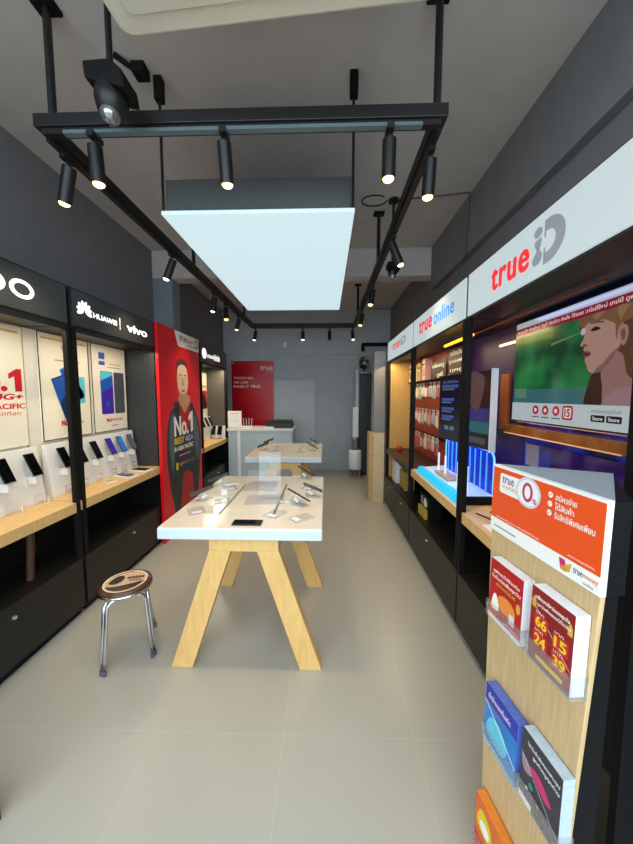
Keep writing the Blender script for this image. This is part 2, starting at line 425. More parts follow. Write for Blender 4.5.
# ------------------------------------------------------------------ wall display cabinets
LEDW = M('led_strip_warm', 'fff0d0', .4, emit=6, ec='ffe6b8')
FASCIA = M('fascia_black', '3a3c3c', .35, noise=.05)
LOGO = M('lit_logo_white', 'ffffff', .4, emit=1.1)
SIGNW = M('sign_lightbox', '7c8284', .4, emit=.60, ec='deeef0')
def area(parent, loc, sx, sy, e, col, rot=(0, 0, 0)):
    l = bpy.data.lights.new('strip_light', 'AREA'); l.shape = 'RECTANGLE'; l.size = sx; l.size_y = sy; l.energy = e; l.color = col
    o = bpy.data.objects.new('strip_light', l); COL.objects.link(o); o.parent = parent; o.location = loc; o.rotation_euler = rot
    return o
def cabinet(label, loc, rz, w, dep, group, back, fascia, shelf=SHELFW, end_right=None, end_left=None, led=LEDW, led_e=4, led_c=(1, .86, .62), doors=1, open_low=True):
    """local x right, front at y=0 facing -Y, back at y=dep"""
    t = thing('display_cabinet', label, 'cabinet', loc, rz, group)
    MB().box(0, w, .012, dep, .05, .41, BLACK).box(.01, w - .01, .03, dep, 0, .05, PURE).build('base', t)
    for k in range(doors):
        a = w * k / doors + .004; b = w * (k + 1) / doors - .004
        dr = MB().box(a, b, 0, .014, .055, .408, BLACK).build('door', t, bevel=.002)
        MB().cyl(((a + b) / 2, 0, .335), ((a + b) / 2, -.006, .335), .006, KNOB, seg=12).cyl(((a + b) / 2, -.006, .335), ((a + b) / 2, -.016, .335), .011, KNOB, seg=14).build('knob', dr, smooth=True)
    MB().box(0, w, .0, dep, .75, .82, shelf).build('shelf', t, bevel=.003)
    MB().box(0, w, dep - .012, dep, .82, 2.03, back).build('back_panel', t)
    MB().box(0, w, dep - .012, dep, .41, .75, PURE).build('lower_back', t)
    for x in (0, w - .034):
        MB().box(x, x + .034, -.006, .026, .41, .75, PURE).box(x, x + .034, -.006, .026, .82, 2.03, PURE).box(x, x + .034, -.006, -.0005, .75, .82, PURE).build('post', t, bevel=.002)
    if end_right: MB().box(w - .02, w, .04, dep - .012, .82, 2.03, end_right).build('end_panel', t); MB().box(w - .02, w, .04, dep - .012, .41, .75, PURE).build('lower_end', t)
    if end_left: MB().box(0, .02, .04, dep - .012, .41, 2.03, end_left).build('end_panel', t)
    f = MB().box(0, w, .004, dep, 2.03, 2.30, BLACKM).build('sign_box', t, bevel=.003)
    MB().box(.014, w - .014, -.004, .004, 2.045, 2.288, fascia).build('sign_face', f)
    if led:
        MB().box(0, w, .0, .014, 2.0, 2.03, BLACKM).build('valance', t)
        MB().box(.06, w - .06, .03, .042, 2.018, 2.03, led).build('led_strip', t)
        area(t, (w / 2, .05, 2.012), w - .14, .03, led_e, led_c)
    return t
LG = 'cabinets along the left wall'; RG = 'cabinets along the right wall'
BACKW = M('back_panel_white', 'e2ddd0', .5, noise=.02)
BACKG = M('back_panel_grey', '57585a', .5, noise=.04)
# --- left: local x = Y - y0
cA = cabinet('black cabinet with round white ring letters on its sign, nearest on the left wall', (-1.73, 1.10, 0), P90, 1.04, .36, LG, BACKW, FASCIA)
p = Print(-.004)
for cx in (.39, .545, .71, .715 - .0):      # the last letters of a lit sign, rounded and heavy
    pass
p.ring(.715, 2.165, .075, .052, .026, LOGO, 1, tz=.02)
p.ring(.545, 2.165, .075, .052, .026, LOGO, 1, tz=.02); p.rect(.468, 2.075, .492, 2.165, LOGO, 2)
p.ring(.37, 2.165, .075, .052, .026, LOGO, 1, tz=.02); p.rect(.293, 2.075, .317, 2.165, LOGO, 2)
p.ring(.195, 2.165, .075, .052, .026, LOGO, 1, tz=.02)
p.build('lettering', cA)
cB = cabinet('black cabinet with a flower emblem and white lettering on its sign, left wall', (-1.73, 2.16, 0), P90, 1.135, .36, LG, BACKW, FASCIA, end_right=M('end_panel_grey', '2f3131', .45, noise=.05))
p = Print(-.004)
for k in range(8):
    a = math.radians(200 - 220 * k / 7 - 0); 
    cx, cz = .125 + .042 * math.cos(a), 2.165 + .038 * math.sin(a)
    p.ell(cx, cz, .034, .0145, LOGO, 1 + (k % 2), rot=a, n=18)
p.build('emblem', cB); p = Print(-.004)
p.text('HUAWEI', .21, 2.138, .48, 2.178, LOGO, 1, bold=.035)
p.rect(.515, 2.115, .522, 2.215, LOGO, 1)
p.build('lettering', cB); p = Print(-.004)
p.text('vivo', .61, 2.12, .925, 2.19, LOGO, 1, bold=.04)
p.build('lettering', cB)
cC = cabinet('black cabinet with a round emblem on its sign, beyond the tall red poster', (-1.73, 4.40, 0), P90, 1.16, .36, LG, BACKG, FASCIA, end_right=M('end_panel_taupe', '5a554e', .5, noise=.04), led_e=9)
p = Print(-.004)
p.ell(.14, 2.165, .085, .075, LOGO, 1); p.build('emblem', cC); p = Print(-.004)
for k in range(6): p.ring(.265 + k * .044, 2.145, .020, .024, .010, LOGO, 1, n=20)
for k in range(4): p.ring(.555 + k * .072, 2.14, .033, .036, .018, LOGO, 1, n=20)
for k in range(4): p.rect(.525 + k * .072, 2.14, .541 + k * .072, 2.20, LOGO, 2)
p.build('lettering', cC)

# --- right: local x = y1 - Y
RD = .40
BLUEB = bpy.data.materials.new('blue_backdrop'); BLUEB.use_nodes = True
_t = BLUEB.node_tree; _p = _t.nodes['Principled BSDF']; _tc = _t.nodes.new('ShaderNodeTexCoord')
_nz = _t.nodes.new('ShaderNodeTexNoise'); _nz.inputs['Scale'].default_value = 2.6; _nz.inputs['Detail'].default_value = 2
_rp = _t.nodes.new('ShaderNodeValToRGB'); e = _rp.color_ramp.elements
e[0].position = .38; e[0].color = lin('0a0c3a'); e[1].position = .66; e[1].color = lin('3a1a5c')
q = e.new(.5); q.color = lin('1a2f9a')
_t.links.new(_tc.outputs['Object'], _nz.inputs['Vector']); _t.links.new(_nz.outputs['Fac'], _rp.inputs['Fac'])
_t.links.new(_rp.outputs['Color'], _p.inputs['Base Color']); _t.links.new(_rp.outputs['Color'], _p.inputs['Emission Color'])
_p.inputs['Emission Strength'].default_value = .35; _p.inputs['Roughness'].default_value = .15
YTUBE = M('led_tube_yellow', 'ffd94a', .4, emit=1.6, ec='ffc830')
REDB = M('red_backdrop', '9a3a1e', .4, emit=.12, noise=.25, nscale=5)
SHELFD = M('dark_shelf', '2b231d', .35, noise=.15)
r1 = cabinet('nearest right cabinet with red and grey letters on its white sign, holding the television', (.87, 2.03, 0), -P90, 1.135, RD, RG, BLUEB, SIGNW, led=None)
MB().box(1.135, 1.16, -.006, RD, 0, 2.03, PURE).build('end_panel', r1)
r2 = cabinet('second right cabinet with red and blue letters on its white lit sign', (.87, 3.235, 0), -P90, 1.195, RD, RG, M('backdrop_violet', '3b2350', .4, emit=.1, noise=.3, nscale=4), SIGNW, led=None)
r3 = cabinet('farthest cabinet on the right wall, with a small white lit sign', (.87, 4.53, 0), -P90, 1.28, RD, RG, REDB, SIGNW, shelf=SHELFD, end_left=M('end_panel_ochre', 'c59a55', .5, noise=.08), led_e=7, led_c=(1, .8, .45), doors=2)
MB().cyl((.635, .08, 1.955), (1.11, .08, 1.955), .011, YTUBE, seg=12).build('led_tube', r2)
area(r2, (.7, .12, 1.99), .9, .03, 3, (1, .75, .35))
TRED = M('logo_red', 'e3222b', .4, emit=.75); TGREY = M('logo_grey', '8f9299', .4, emit=.35); TBLUE = M('logo_blue', '1579c8', .4, emit=.75)
p = Print(-.004)
p.text('true', .285, 2.10, .60, 2.212, TRED, 1, bold=.05, space=1.12)
p.blob([(.672, 2.195), (.632, 2.19), (.638, 2.165), (.645, 2.15), (.622, 2.125), (.63, 2.098), (.665, 2.098), (.682, 2.125), (.665, 2.15), (.672, 2.17)], TGREY, 1)
p.ell(.652, 2.222, .026, .020, TGREY, 2)
p.ring(.71, 2.165, .095, .085, .05, TGREY, 2, a0=-PI / 2, a1=PI / 2, tz=.045)
p.rect(.69, 2.205, .71, 2.25, TGREY, 2); p.rect(.69, 2.08, .71, 2.125, TGREY, 2)
p.rect(.69, 2.125, .70, 2.145, TGREY, 2); p.rect(.69, 2.185, .70, 2.205, TGREY, 2)
p.build('lettering', r1)
p = Print(-.004)
p.text('true', .20, 2.125, .56, 2.235, TRED, 1, bold=.045, space=1.12)
p.text('online', .60, 2.125, 1.01, 2.235, TBLUE, 1, bold=.03, space=1.05)
p.build('lettering', r2)
p = Print(-.004)
p.text('true', .33, 2.14, .72, 2.23, TRED, 1, bold=.04, space=1.12)
p.text('iD', .76, 2.14, 1.0, 2.23, TGREY, 1, bold=.03)
p.build('lettering', r3)

# ------------------------------------------------------------------ posters inside the left cabinets
INK = M('print_black', '15161a', .5); RED = M('print_red', 'c8141e', .45); PW = M('print_white', 'f4f1e8', .45)
PCREAM = M('poster_paper', 'ece5d2', .5, noise=.02); PBLUE = M('print_blue', '1c56b4', .4); PCYAN = M('print_cyan', '58c3da', .4)
PVIO = M('print_violet', '4424a8', .35); PDK = M('print_charcoal', '4b4f5c', .35); PGREYT = M('print_grey', '8c8a84', .5); PGOLD = M('print_gold', 'd8a63c', .5)
PNAVY = M('print_navy', '0f2c66', .35)
def wall_print(label, x0, x1, z0, z1, dep, name='framed_poster', frame=INK, loc=None, rz=P90, cat='poster'):
    t = thing(name, label, cat, loc, rz)
    MB().box(x0, x1, 0, .010, z0, z1, PCREAM).build('paper', t)
    if frame:
        m = MB(); w = .006
        m.box(x0, x0 + w, -.004, .0, z0, z1, frame).box(x1 - w, x1, -.004, .0, z0, z1, frame).box(x0, x1, -.004, .0, z0, z0 + w, frame).box(x0, x1, -.004, .0, z1 - w, z1, frame)
        m.build('frame', t)
    return t
XP = -2.066
t = wall_print('cream poster reading No.1 in red in the nearest left cabinet', 1.15, 2.14, 1.22, 2.02, 0, frame=None, loc=(XP, 0, 0))
p = Print(0)
p.text('No.', 1.66, 1.59, 1.985, 1.74, RED, 1, bold=.05); p.poly([(2.035, 1.59), (2.085, 1.59), (2.085, 1.74), (2.05, 1.74), (1.995, 1.705), (1.995, 1.672), (2.035, 1.69)], RED, 1)
p.text('BEST 4G+', 1.64, 1.535, 2.09, 1.575, RED, 1, bold=.05, shear=.2); p.text('IN ASIA PACIFIC', 1.62, 1.475, 2.10, 1.51, RED, 1, bold=.04)
p.text('คุณภาพที่ดีที่สุด', 1.72, 1.425, 2.06, 1.46, RED, 1); p.rect(1.6, 1.975, 2.08, 1.99, PGOLD, 1)
p.build('printing', t).location.x = .035
def phone_art(p, cx, cz, w, hh, m1, m2, tilt=0, l=2):
    """upright phone picture with two-tone face"""
    def R(x, z): return (cx + x * math.cos(tilt) - z * math.sin(tilt), cz + x * math.sin(tilt) + z * math.cos(tilt))
    a, b = w / 2, hh / 2
    p.poly([R(-a, -b), R(a, -b), R(a, b), R(-a, b)], m1, l)
    p.poly([R(-a * .92, -b * .1), R(a * .92, b * .35), R(a * .92, b * .95), R(-a * .92, b * .95)], m2, l + 1)
t = wall_print('black-framed poster of two slanted blue phones, behind the post of the left cabinets', 2.20, 2.69, 1.225, 2.03, 0, loc=(XP, .055, 0))
p = Print(-.001)
p.text('V', 2.40, 1.86, 2.50, 1.95, M('print_lilac', 'b9b5d6', .5), 1, bold=.04); p.rect(2.34, 1.83, 2.58, 1.838, PGREYT, 1)
phone_art(p, 2.42, 1.54, .13, .36, PNAVY, PBLUE, .35); phone_art(p, 2.50, 1.66, .12, .30, PCYAN, PBLUE, .5, 1)
p.rect(2.56, 1.50, 2.63, 1.72, PCYAN, 1); p.text('No.1', 2.37, 1.325, 2.46, 1.37, RED, 1, bold=.08); p.text('BEST 4G+', 2.48, 1.33, 2.60, 1.355, RED, 1, bold=.03)
p.rect(2.42, 1.282, 2.50, 1.29, PGREYT, 1); p.rect(2.23, 1.98, 2.66, 1.995, PGOLD, 1)
p.build('printing', t)
t = wall_print('black-framed poster of an upright blue phone and grey phone back, left cabinets', 2.695, 3.175, 1.225, 2.03, 0, loc=(XP, .08, 0))
p = Print(-.001)
p.rect(2.79, 1.90, 2.87, 1.96, PBLUE, 1); p.rect(2.79, 1.845, 2.87, 1.88, PBLUE, 1)
p.rect(2.93, 1.858, 3.08, 1.868, PGOLD, 1); p.rect(2.90, 1.828, 3.10, 1.835, PGREYT, 1)
p.rrect(2.80, 1.39, 2.97, 1.79, .015, PVIO, 1); p.poly([(2.803, 1.58), (2.967, 1.66), (2.967, 1.785), (2.803, 1.785)], PBLUE, 2); p.poly([(2.803, 1.70), (2.967, 1.76), (2.967, 1.785), (2.803, 1.785)], PCYAN, 3)
p.ell(2.885, 1.48, .03, .035, PBLUE, 3)
p.rrect(2.985, 1.39, 3.14, 1.79, .015, PDK, 1); p.ell(3.02, 1.74, .008, .022, INK, 2)
p.text('No.1', 2.86, 1.315, 2.93, 1.35, RED, 1, bold=.08); p.text('BEST 4G+ IN ASIA', 2.94, 1.32, 3.09, 1.345, RED, 1, bold=.02)
p.rect(2.93, 1.272, 3.02, 1.28, PGREYT, 1)
p.build('printing', t)
t = wall_print('small poster with red and cream print in the far left cabinet', 4.46, 4.78, 1.1, 1.95, 0, frame=None, loc=(XP, .73, 0))
p = Print(0)
p.rect(4.47, 1.35, 4.77, 1.65, RED, 1); p.blob([(4.52, 1.36), (4.55, 1.52), (4.62, 1.62), (4.70, 1.52), (4.73, 1.36)], INK, 2); p.rect(4.47, 1.70, 4.77, 1.74, PGOLD, 1)
p.build('printing', t)

# risers with phones
RIS = M('riser_white', 'eceae6', .3, noise=.02)
def riser(label, y0, y1):
    o = MB().prism([(0, 0, 0), (.075, 0, 0), (.075, 0, .385), (.045, 0, .39)], (0, y1 - y0, 0), RIS)
    # local: x toward the wall
    ob = o.build('display_riser', bevel=.003); ob.location = (-1.975, y0, .82); ob.scale = (-1, 1, 1)
    return tag(ob, label, 'display riser', 'white display risers')
def fix_scale(ob):
    for v in ob.data.vertices: v.co.x *= -1
    ob.data.flip_normals(); ob.scale = (1, 1, 1)
fix_scale(riser('white sloping phone riser on the wooden shelf of the nearest left cabinet', 1.14, 2.15))
fix_scale(riser('white sloping phone riser on the shelf under the two framed phone posters', 2.215, 3.25))
fix_scale(riser('white phone riser on the shelf of the far left cabinet', 4.46, 5.50))

def make_phone(label, group, mface, w=.074, hh=.16, holder=True):
    """leaning phone: base at origin, faces -Y, leans back"""
    t = thing('smartphone', label, 'phone', (0, 0, 0), 0, group)
    lean = .42
    bm = MB().box(-w / 2, w / 2, 0, .008, 0, hh, M('phone_body_dark', '131418', .3, noise=.05)); o = bm.build('body', t, bevel=.003); o.rotation_euler = (-lean, 0, 0)
    s = MB().box(-w / 2 + .004, w / 2 - .004, -.0012, .0, .006, hh - .006, mface).build('screen', t); s.rotation_euler = (-lean, 0, 0)
    return t
SCB = M('screen_blue', '2c2aa6', .12, emit=.15, noise=.2, nscale=20); SCC = M('screen_azure', '2f6fc4', .12, emit=.15, noise=.2, nscale=20); SCG = M('screen_slate', '566a78', .12, noise=.2, nscale=20)
def phone_holder(loc, rz, label, group):
    t = thing('phone_holder', label, 'phone holder', loc, rz, group)
    MB().prism([(-.035, -.045, 0), (-.035, .035, 0), (-.035, .0, .05)], (.07, 0, 0), ACR).build('wedge', t)
    MB().box(-.02, .02, -.055, -.045, 0, .012, WHITE).build('lip', t)
    return t
def riser_phone(y, zoff, face, label):
    ph = make_phone(label, 'phones on the left risers', face); place(ph, (-1.925, y, 1.03 + zoff), P90)
    # clear ledge fixed to the riser that carries the phone
    t = thing('phone_ledge', 'clear ledge under the ' + label.split(',')[0].split(' on the ')[0], 'phone holder', (-1.925, y, 1.03 + zoff), P90, 'clear phone ledges')
    MB().box(-.03, .03, -.012, .068, -.008, -.0005, ACR).build('ledge', t)
    MB().box(-.012, .012, .012, .066, -.06, -.008, WHITE).build('bracket', t)
    # price card
    c = tag(MB().box(-.04, .04, 0, .003, 0, .07, ACR).box(-.02, .02, -.0008, 0, .035, .055, M('card_paper', 'e6e4ee', .5, noise=.15, nscale=60)).build('price_card', bevel=0), 'clear price card below the ' + label.split(',')[0].split(' on the ')[0], 'price card', 'price cards on the left risers')
    place(c, (-1.955, y + .02, .822), P90)
riser_phone(1.62, 0, SCREEN, 'nearest black phone by the picture edge on the near left riser')
riser_phone(1.86, 0, SCREEN, 'black phone in the middle of the near riser on the left')
riser_phone(2.05, 0, SCREEN, 'black phone beside the gap between the risers on the left')
for y, f, l in ((2.31, SCREEN, 'black phone just left of the black post'), (2.47, SCREEN, 'black phone just right of the black post'), (2.64, SCREEN, 'black phone nearest the deep blue phone'), (2.83, SCB, 'deep blue phone'), (2.98, SCC, 'azure phone'), (3.14, SCG, 'slate phone next to the dark end panel')):
    riser_phone(y, .0, f, l + ' on the far riser')
for k in range(3):
    ph = make_phone('dark phone, %s from the near end in the cabinet beyond the red poster' % ORD[k], 'phones in the far left cabinet', SCREEN); place(ph, (-1.925, 5.02 + k * .17, 1.06), P90)
    t = thing('phone_ledge', 'clear ledge under the %s phone in the far left cabinet' % ORD[k], 'phone holder', (-1.925, 5.02 + k * .17, 1.06), P90, 'clear phone ledges')
    MB().box(-.03, .03, -.012, .068, -.008, -.0005, ACR).build('ledge', t); MB().box(-.012, .012, .012, .066, -.06, -.008, WHITE).build('bracket', t)
t = tag(MB().prism([(0, 0, 0), (.24, 0, 0), (.24, .02, .22), (0, .02, .22)], (0, .03, 0), RIS).build('display_riser', bevel=.003), 'white phone riser leaning on the end panel of the far left cabinet', 'display riser', 'white display risers'); place(t, (-1.995, 5.47, .82))
for k in range(2):
    ph = make_phone('dark phone on the riser at the end panel of the far left cabinet, ' + ('left one', 'right one')[k], 'phones in the far left cabinet', SCREEN); place(ph, (-1.93 + k * .11, 5.36, .90), 0)
    t = thing('phone_ledge', 'clear ledge under the %s phone at the end panel of the far left cabinet' % ('left', 'right')[k], 'phone holder', (-1.93 + k * .11, 5.36, .90), 0, 'clear phone ledges')
    MB().box(-.03, .03, -.012, .112, -.008, -.0005, ACR).build('ledge', t); MB().box(-.012, .012, .03, .112, -.06, -.008, WHITE).build('bracket', t)
# two phones lying on white pads on the shelf
def flat_phone(loc, rz, label, face=SCREEN, L=.15, group='phones lying flat'):
    t = thing('smartphone', label, 'phone', loc, rz, group)
    MB().box(-.036, .036, -L / 2, L / 2, 0, .008, M('phone_body_dark', '131418', .3)).build('body', t, bevel=.003)
    MB().box(-.032, .032, -L / 2 + .005, L / 2 - .005, .008, .009, face).build('screen', t)
    return t
def pad(loc, rz, label, w=.11, d=.2):
    t = tag(MB().prism([(-w / 2, -d / 2, 0), (w / 2, -d / 2, 0), (w / 2, d / 2, 0), (-w / 2, d / 2, 0)], (0, 0, .012), WHITE).build('phone_pad', bevel=.003), label, 'phone pad', 'white phone pads')
    return place(t, loc, rz)
pad((-1.845, 2.84, .82), 1.2, 'white pad with a violet phone on the left wooden shelf')
flat_phone((-1.845, 2.84, .832), 1.2, 'violet phone lying on a white pad on the left wooden shelf', M('screen_violet', '5a4a9c', .12, emit=.1, noise=.3, nscale=20))
pad((-1.83, 3.06, .82), 1.35, 'white pad with a black phone at the far end of the left wooden shelf')
flat_phone((-1.83, 3.06, .832), 1.35, 'black phone lying on a white pad at the far end of the left shelf')
tag(MB().tube([(-1.85, 2.70, .824), (-1.80, 2.64, .824), (-1.84, 2.58, .824), (-1.90, 2.64, .824), (-1.88, 2.72, .824)], .004, WHITE).build('cable'), 'coiled white cable on the left wooden shelf beside the violet phone', 'cable')
for y, l in ((1.93, 'nearer'), (2.12, 'farther')):
    tag(place(MB().prism([(0, 0, 0), (.03, 0, 0), (.03, .002, .035), (0, .002, .035)], (0, .006, 0), CREAM).build('price_tag'), (-1.935, y, .82), P90 + .3), '%s small cream price tag at the foot of the near left riser' % l, 'price tag', 'price tags on the left shelf')
# bits stored in the dark under the left shelf
t = thing('cardboard_roll', 'brown rolled paper hanging under the nearest left wooden shelf', 'paper roll', (-1.85, 1.86, .41))
MB().cyl((0, 0, .0), (0, .02, .30), .02, M('kraft_brown', '4a2c20', .7, noise=.2, nscale=20), seg=16).build('roll', t, smooth=True)

# ------------------------------------------------------------------ tall red poster of a man
t = thing('standing_poster', 'tall red poster of a man in a dark jacket between the left cabinets', 'poster', (-1.688, 3.205, 0), P90)
PRED = M('poster_red', 'dc0c16', .3, noise=.06, nscale=3)
MB().box(0, 1.04, 0, .03, 0, 2.30, PRED).build('board', t)
SKIN = M('print_skin', 'f2c6a6', .45); SKIND = M('print_skin_shade', 'c9926f', .45); HAIR = M('print_hair', '4c382c', .5); JKT = M('print_jacket', '272d31', .45); JKT2 = M('print_jacket_light', '525f68', .45); HOOD = M('print_hood_red', 'b8101a', .45); PYEL = M('print_yellow', 'e8c428', .45)
p = Print(0)
p.poly([(.36, 2.298), (1.038, 2.298), (1.038, 2.13), (.44, 2.13)], PW, 1)
p.text('true', .48, 2.20, .68, 2.265, RED, 2, bold=.03, space=1.1); p.text('move H', .70, 2.20, .90, 2.265, M('print_orange', 'e88a3a', .45), 2, bold=.04); p.ring(.965, 2.225, .05, .06, .02, INK, 2); p.rect(.70, 2.165, .92, 2.18, M('print_green', '8ab85a', .45), 2)
# body
p.blob([(.14, .62), (.10, 1.0), (.20, 1.36), (.42, 1.47), (.66, 1.47), (.90, 1.34), (1.02, 1.05), (.98, .70), (.84, .20), (.60, .06), (.32, .12), (.20, .40)], JKT, 1)
p.blob([(.20, 1.30), (.16, 1.0), (.22, .7), (.28, .98), (.30, 1.36)], JKT2, 2)
p.blob([(.88, 1.30), (.96, 1.02), (.92, .7), (.82, .98), (.80, 1.34)], JKT2, 2)
p.poly([(.36, .15), (.46, .62), (.56, .66), (.72, .60), (.78, .2), (.58, .08)], HOOD, 2)
p.blob([(.42, 1.56), (.44, 1.42), (.55, 1.34), (.68, 1.42), (.70, 1.56)], SKIND, 2)
p.blob([(.36, 1.46), (.46, 1.45), (.56, 1.36), (.66, 1.44), (.76, 1.42), (.70, 1.24), (.56, 1.12), (.42, 1.26)], HOOD, 3)
p.poly([(.30, 1.50), (.42, 1.50), (.44, 1.28), (.30, 1.36)], JKT, 4); p.poly([(.70, 1.48), (.80, 1.46), (.84, 1.30), (.68, 1.26)], JKT, 4)
# head
p.blob([(.38, 1.80), (.385, 1.92), (.45, 1.985), (.54, 2.0), (.63, 1.965), (.675, 1.89), (.68, 1.80), (.66, 1.72), (.40, 1.72)], HAIR, 3)
p.blob([(.40, 1.86), (.39, 1.74), (.41, 1.62), (.47, 1.53), (.53, 1.51), (.60, 1.54), (.65, 1.64), (.67, 1.76), (.655, 1.86), (.60, 1.915), (.50, 1.925), (.43, 1.90)], SKIN, 4)
p.ell(.385, 1.74, .018, .04, SKIND, 4); p.ell(.672, 1.74, .018, .04, SKIND, 3)
p.blob([(.41, 1.62), (.47, 1.53), (.53, 1.51), (.60, 1.54), (.65, 1.64), (.60, 1.60), (.53, 1.585), (.46, 1.60)], SKIND, 5)
for sx in (-1, 1):
    p.ell(.53 + sx * .062, 1.765, .026, .010, PW, 5); p.ell(.53 + sx * .062, 1.765, .010, .010, INK, 6)
    p.poly([(.53 + sx * .03, 1.795), (.53 + sx * .095, 1.80), (.53 + sx * .092, 1.812), (.53 + sx * .03, 1.808)], HAIR, 6)
p.poly([(.52, 1.77), (.505, 1.685), (.53, 1.675), (.555, 1.685), (.54, 1.77)], SKIND, 5)
p.blob([(.485, 1.625), (.51, 1.635), (.53, 1.63), (.55, 1.635), (.58, 1.625), (.53, 1.605)], M('print_lip', 'a05a50', .45), 6)
# wording
p.text('No.', .27, 1.10, .64, 1.33, PW, 7, bold=.05); p.poly([(.705, 1.11), (.775, 1.13), (.775, 1.38), (.72, 1.37), (.645, 1.31), (.645, 1.255), (.705, 1.285)], PW, 7)
p.text('BEST', .27, 1.01, .52, 1.085, PYEL, 7, bold=.06); p.text('4G+', .54, 1.01, .77, 1.085, M('print_lavender', 'b8b4e0', .45), 7, bold=.06)
p.text('IN ASIA PACIFIC', .26, .93, .77, .985, PW, 7, bold=.05)
p.rect(.37, .865, .68, .88, M('print_pink', 'd8889a', .45), 7)
p.rect(.29, .72, .34, .80, PYEL, 7); p.text('ทรูมูฟ เอช', .36, .74, .56, .80, M('print_orange', 'e88a3a', .45), 7, bold=.02); p.text('4G+ HD', .58, .745, .78, .79, PGREYT, 7, bold=.02)
p.build('printing', t)

# ------------------------------------------------------------------ tables
GROOVE = M('groove_grey', '7a746a', .5, noise=.05)
TOPW = M('table_top_laminate', 'ded2c0', .16, noise=.04, nscale=8); EDGEW = M('table_edge_white', 'c9d3d7', .3, noise=.02)
def make_table(label, loc):
    t = thing('display_table', label, 'table', loc, 0, 'white topped display tables')
    w, d = .90, 1.12
    MB().box(-w / 2, w / 2, 0, d, .782, .846, EDGEW).build('tabletop', t, bevel=.008)
    MB().box(-w / 2 + .006, w / 2 - .006, .006, d - .006, .846, .850, TOPW).build('surface', t)
    for x in (-.175, .155): MB().box(x - .008, x + .008, .20, .86, .850, .8505, GROOVE).build('groove', t)
    MB().box(-.185, .205, .05, .88, .695, .782, LEGW).build('apron', t, bevel=.003)
    for y in (.045, .83):
        for s in (-1, 1):
            xt, xb = (.012 + s * .135), (.012 + s * .372)
            hw = .062
            MB().prism([(xt - hw, y, .70), (xt + hw, y, .70), (xb + hw, y, 0), (xb - hw, y, 0)], (0, .06, 0), LEGW).build('leg', t, bevel=.003)
    return t
make_table('near white-topped table on splayed wooden legs in the middle of the floor', (-.465, 1.645, 0))
make_table('far white-topped table on wooden legs in front of the counter', (-.495, 3.65, 0))

# things on the near table
TT = .85
def stand_phone(x, y, rz, label, face=SCREEN, group='phones on the near table', L=.16, z=TT):
    roll = .5 if rz > 0 else -.5
    """clear wedge with a phone lying across its slope"""
    h = thing('phone_holder', 'clear holder under the ' + label, 'phone holder', (x, y, z), rz, 'clear holders on the tables')
    MB().prism([(-.035, -.04, .0005), (-.035, .045, .0005), (-.035, .045, .052), (-.035, -.04, .018)], (.07, 0, 0), ACR).build('wedge', h)
    MB().cyl((0, .0, .02), (0, .03, .04), .012, WHITE, seg=12).build('sensor', h)
    t = thing('smartphone', label, 'phone', (x, y, z + .060), rz, group)
    rot = (.34, roll, 0)
    b = MB().box(-.036, .036, -L / 2, L / 2, 0, .010, M('phone_body_dark', '131418', .3)).build('body', t, bevel=.003); b.rotation_euler = rot
    s = MB().box(-.032, .032, -L / 2 + .005, L / 2 - .005, .010, .011, face).build('screen', t); s.rotation_euler = rot
    w = tag(MB().tube([(0, .05, .004), (.02, .08, .004), (-.01, .12, .004), (.02, .16, .004)], .003, WHITE).build('cable'), 'thin white cable behind the ' + label.split(',')[0], 'cable', 'white cables on the tables')
    place(w, (x, y, z), rz)
def card(x, y, rz, label, w=.10, d=.14, z=TT):
    t = thing('price_card', label, 'price card', (x, y, z), rz, 'clear cards on the tables')
    MB().box(-w / 2, w / 2, -d / 2, d / 2, .0005, .0035, ACR).build('cover', t)
    MB().box(-w / 2 + .02, w / 2 - .02, -d / 2 + .015, -d / 2 + .05, .0036, .0042, M('card_paper', 'e6e4ee', .5, noise=.15, nscale=60)).build('paper', t)
stand_phone(-.175, 2.03, P90 * .75, 'black phone tilted nearest the right edge of the near table')
stand_phone(-.09, 2.20, P90 * .95, 'black phone jutting over the right edge of the near table', L=.14)
stand_phone(-.17, 2.70, P90 * .7, 'black phone at the far right corner of the near table')
stand_phone(-.84, 2.10, -P90 * .8, 'dark phone on the left edge of the near table, nearer one')
stand_phone(-.85, 2.46, -P90 * .8, 'dark phone on the left edge of the near table, farther one')
flat_phone((-.435, 1.715, TT), P90, 'black handset lying at the front edge of the near table', L=.165)
card(-.80, 1.90, .5, 'clear card on the near left corner of the near table'); card(-.70, 2.10, .3, 'clear card beside the nearer left phone of the near table')
card(-.74, 2.4, .4, 'clear card beside the farther left phone of the near table'); card(-.30, 1.86, -.5, 'clear card left of the right phones on the near table')
card(-.14, 1.80, -.9, 'clear card at the near right corner of the near table'); card(-.12, 2.42, -.4, 'clear card on the far right of the near table')
t = thing('acrylic_sign_holder', 'tall clear acrylic sign holder in the middle of the near table', 'sign holder', (-.41, 2.12, TT), .1)
MB().box(-.13, .13, -.10, .10, .0005, .006, ACR).build('base', t)
MB().box(-.04, .105, -.004, -.001, .006, .33, ACR).box(-.04, .105, .003, .006, .006, .33, ACR).build('sleeve', t)
t = thing('acrylic_sign_holder', 'low clear acrylic tray holder at the back of the near table', 'sign holder', (-.50, 2.45, TT), 0)
MB().box(-.12, .12, -.14, .14, .0005, .006, ACR).build('base', t)
MB().box(-.12, .12, .02, .023, .006, .12, ACR).build('sleeve', t)
t = thing('phone_stand', 'clear hump stand with white base on the left of the near table', 'phone holder', (-.74, 2.25, TT), .4)
MB().prism([(-.05, -.06, .0005), (.05, -.06, .0005), (.03, .02, .07), (-.03, .02, .07)], (0, .03, 0), ACR).build('wedge', t); MB().box(-.02, .02, -.03, .02, .0005, .03, WHITE).build('sensor', t)
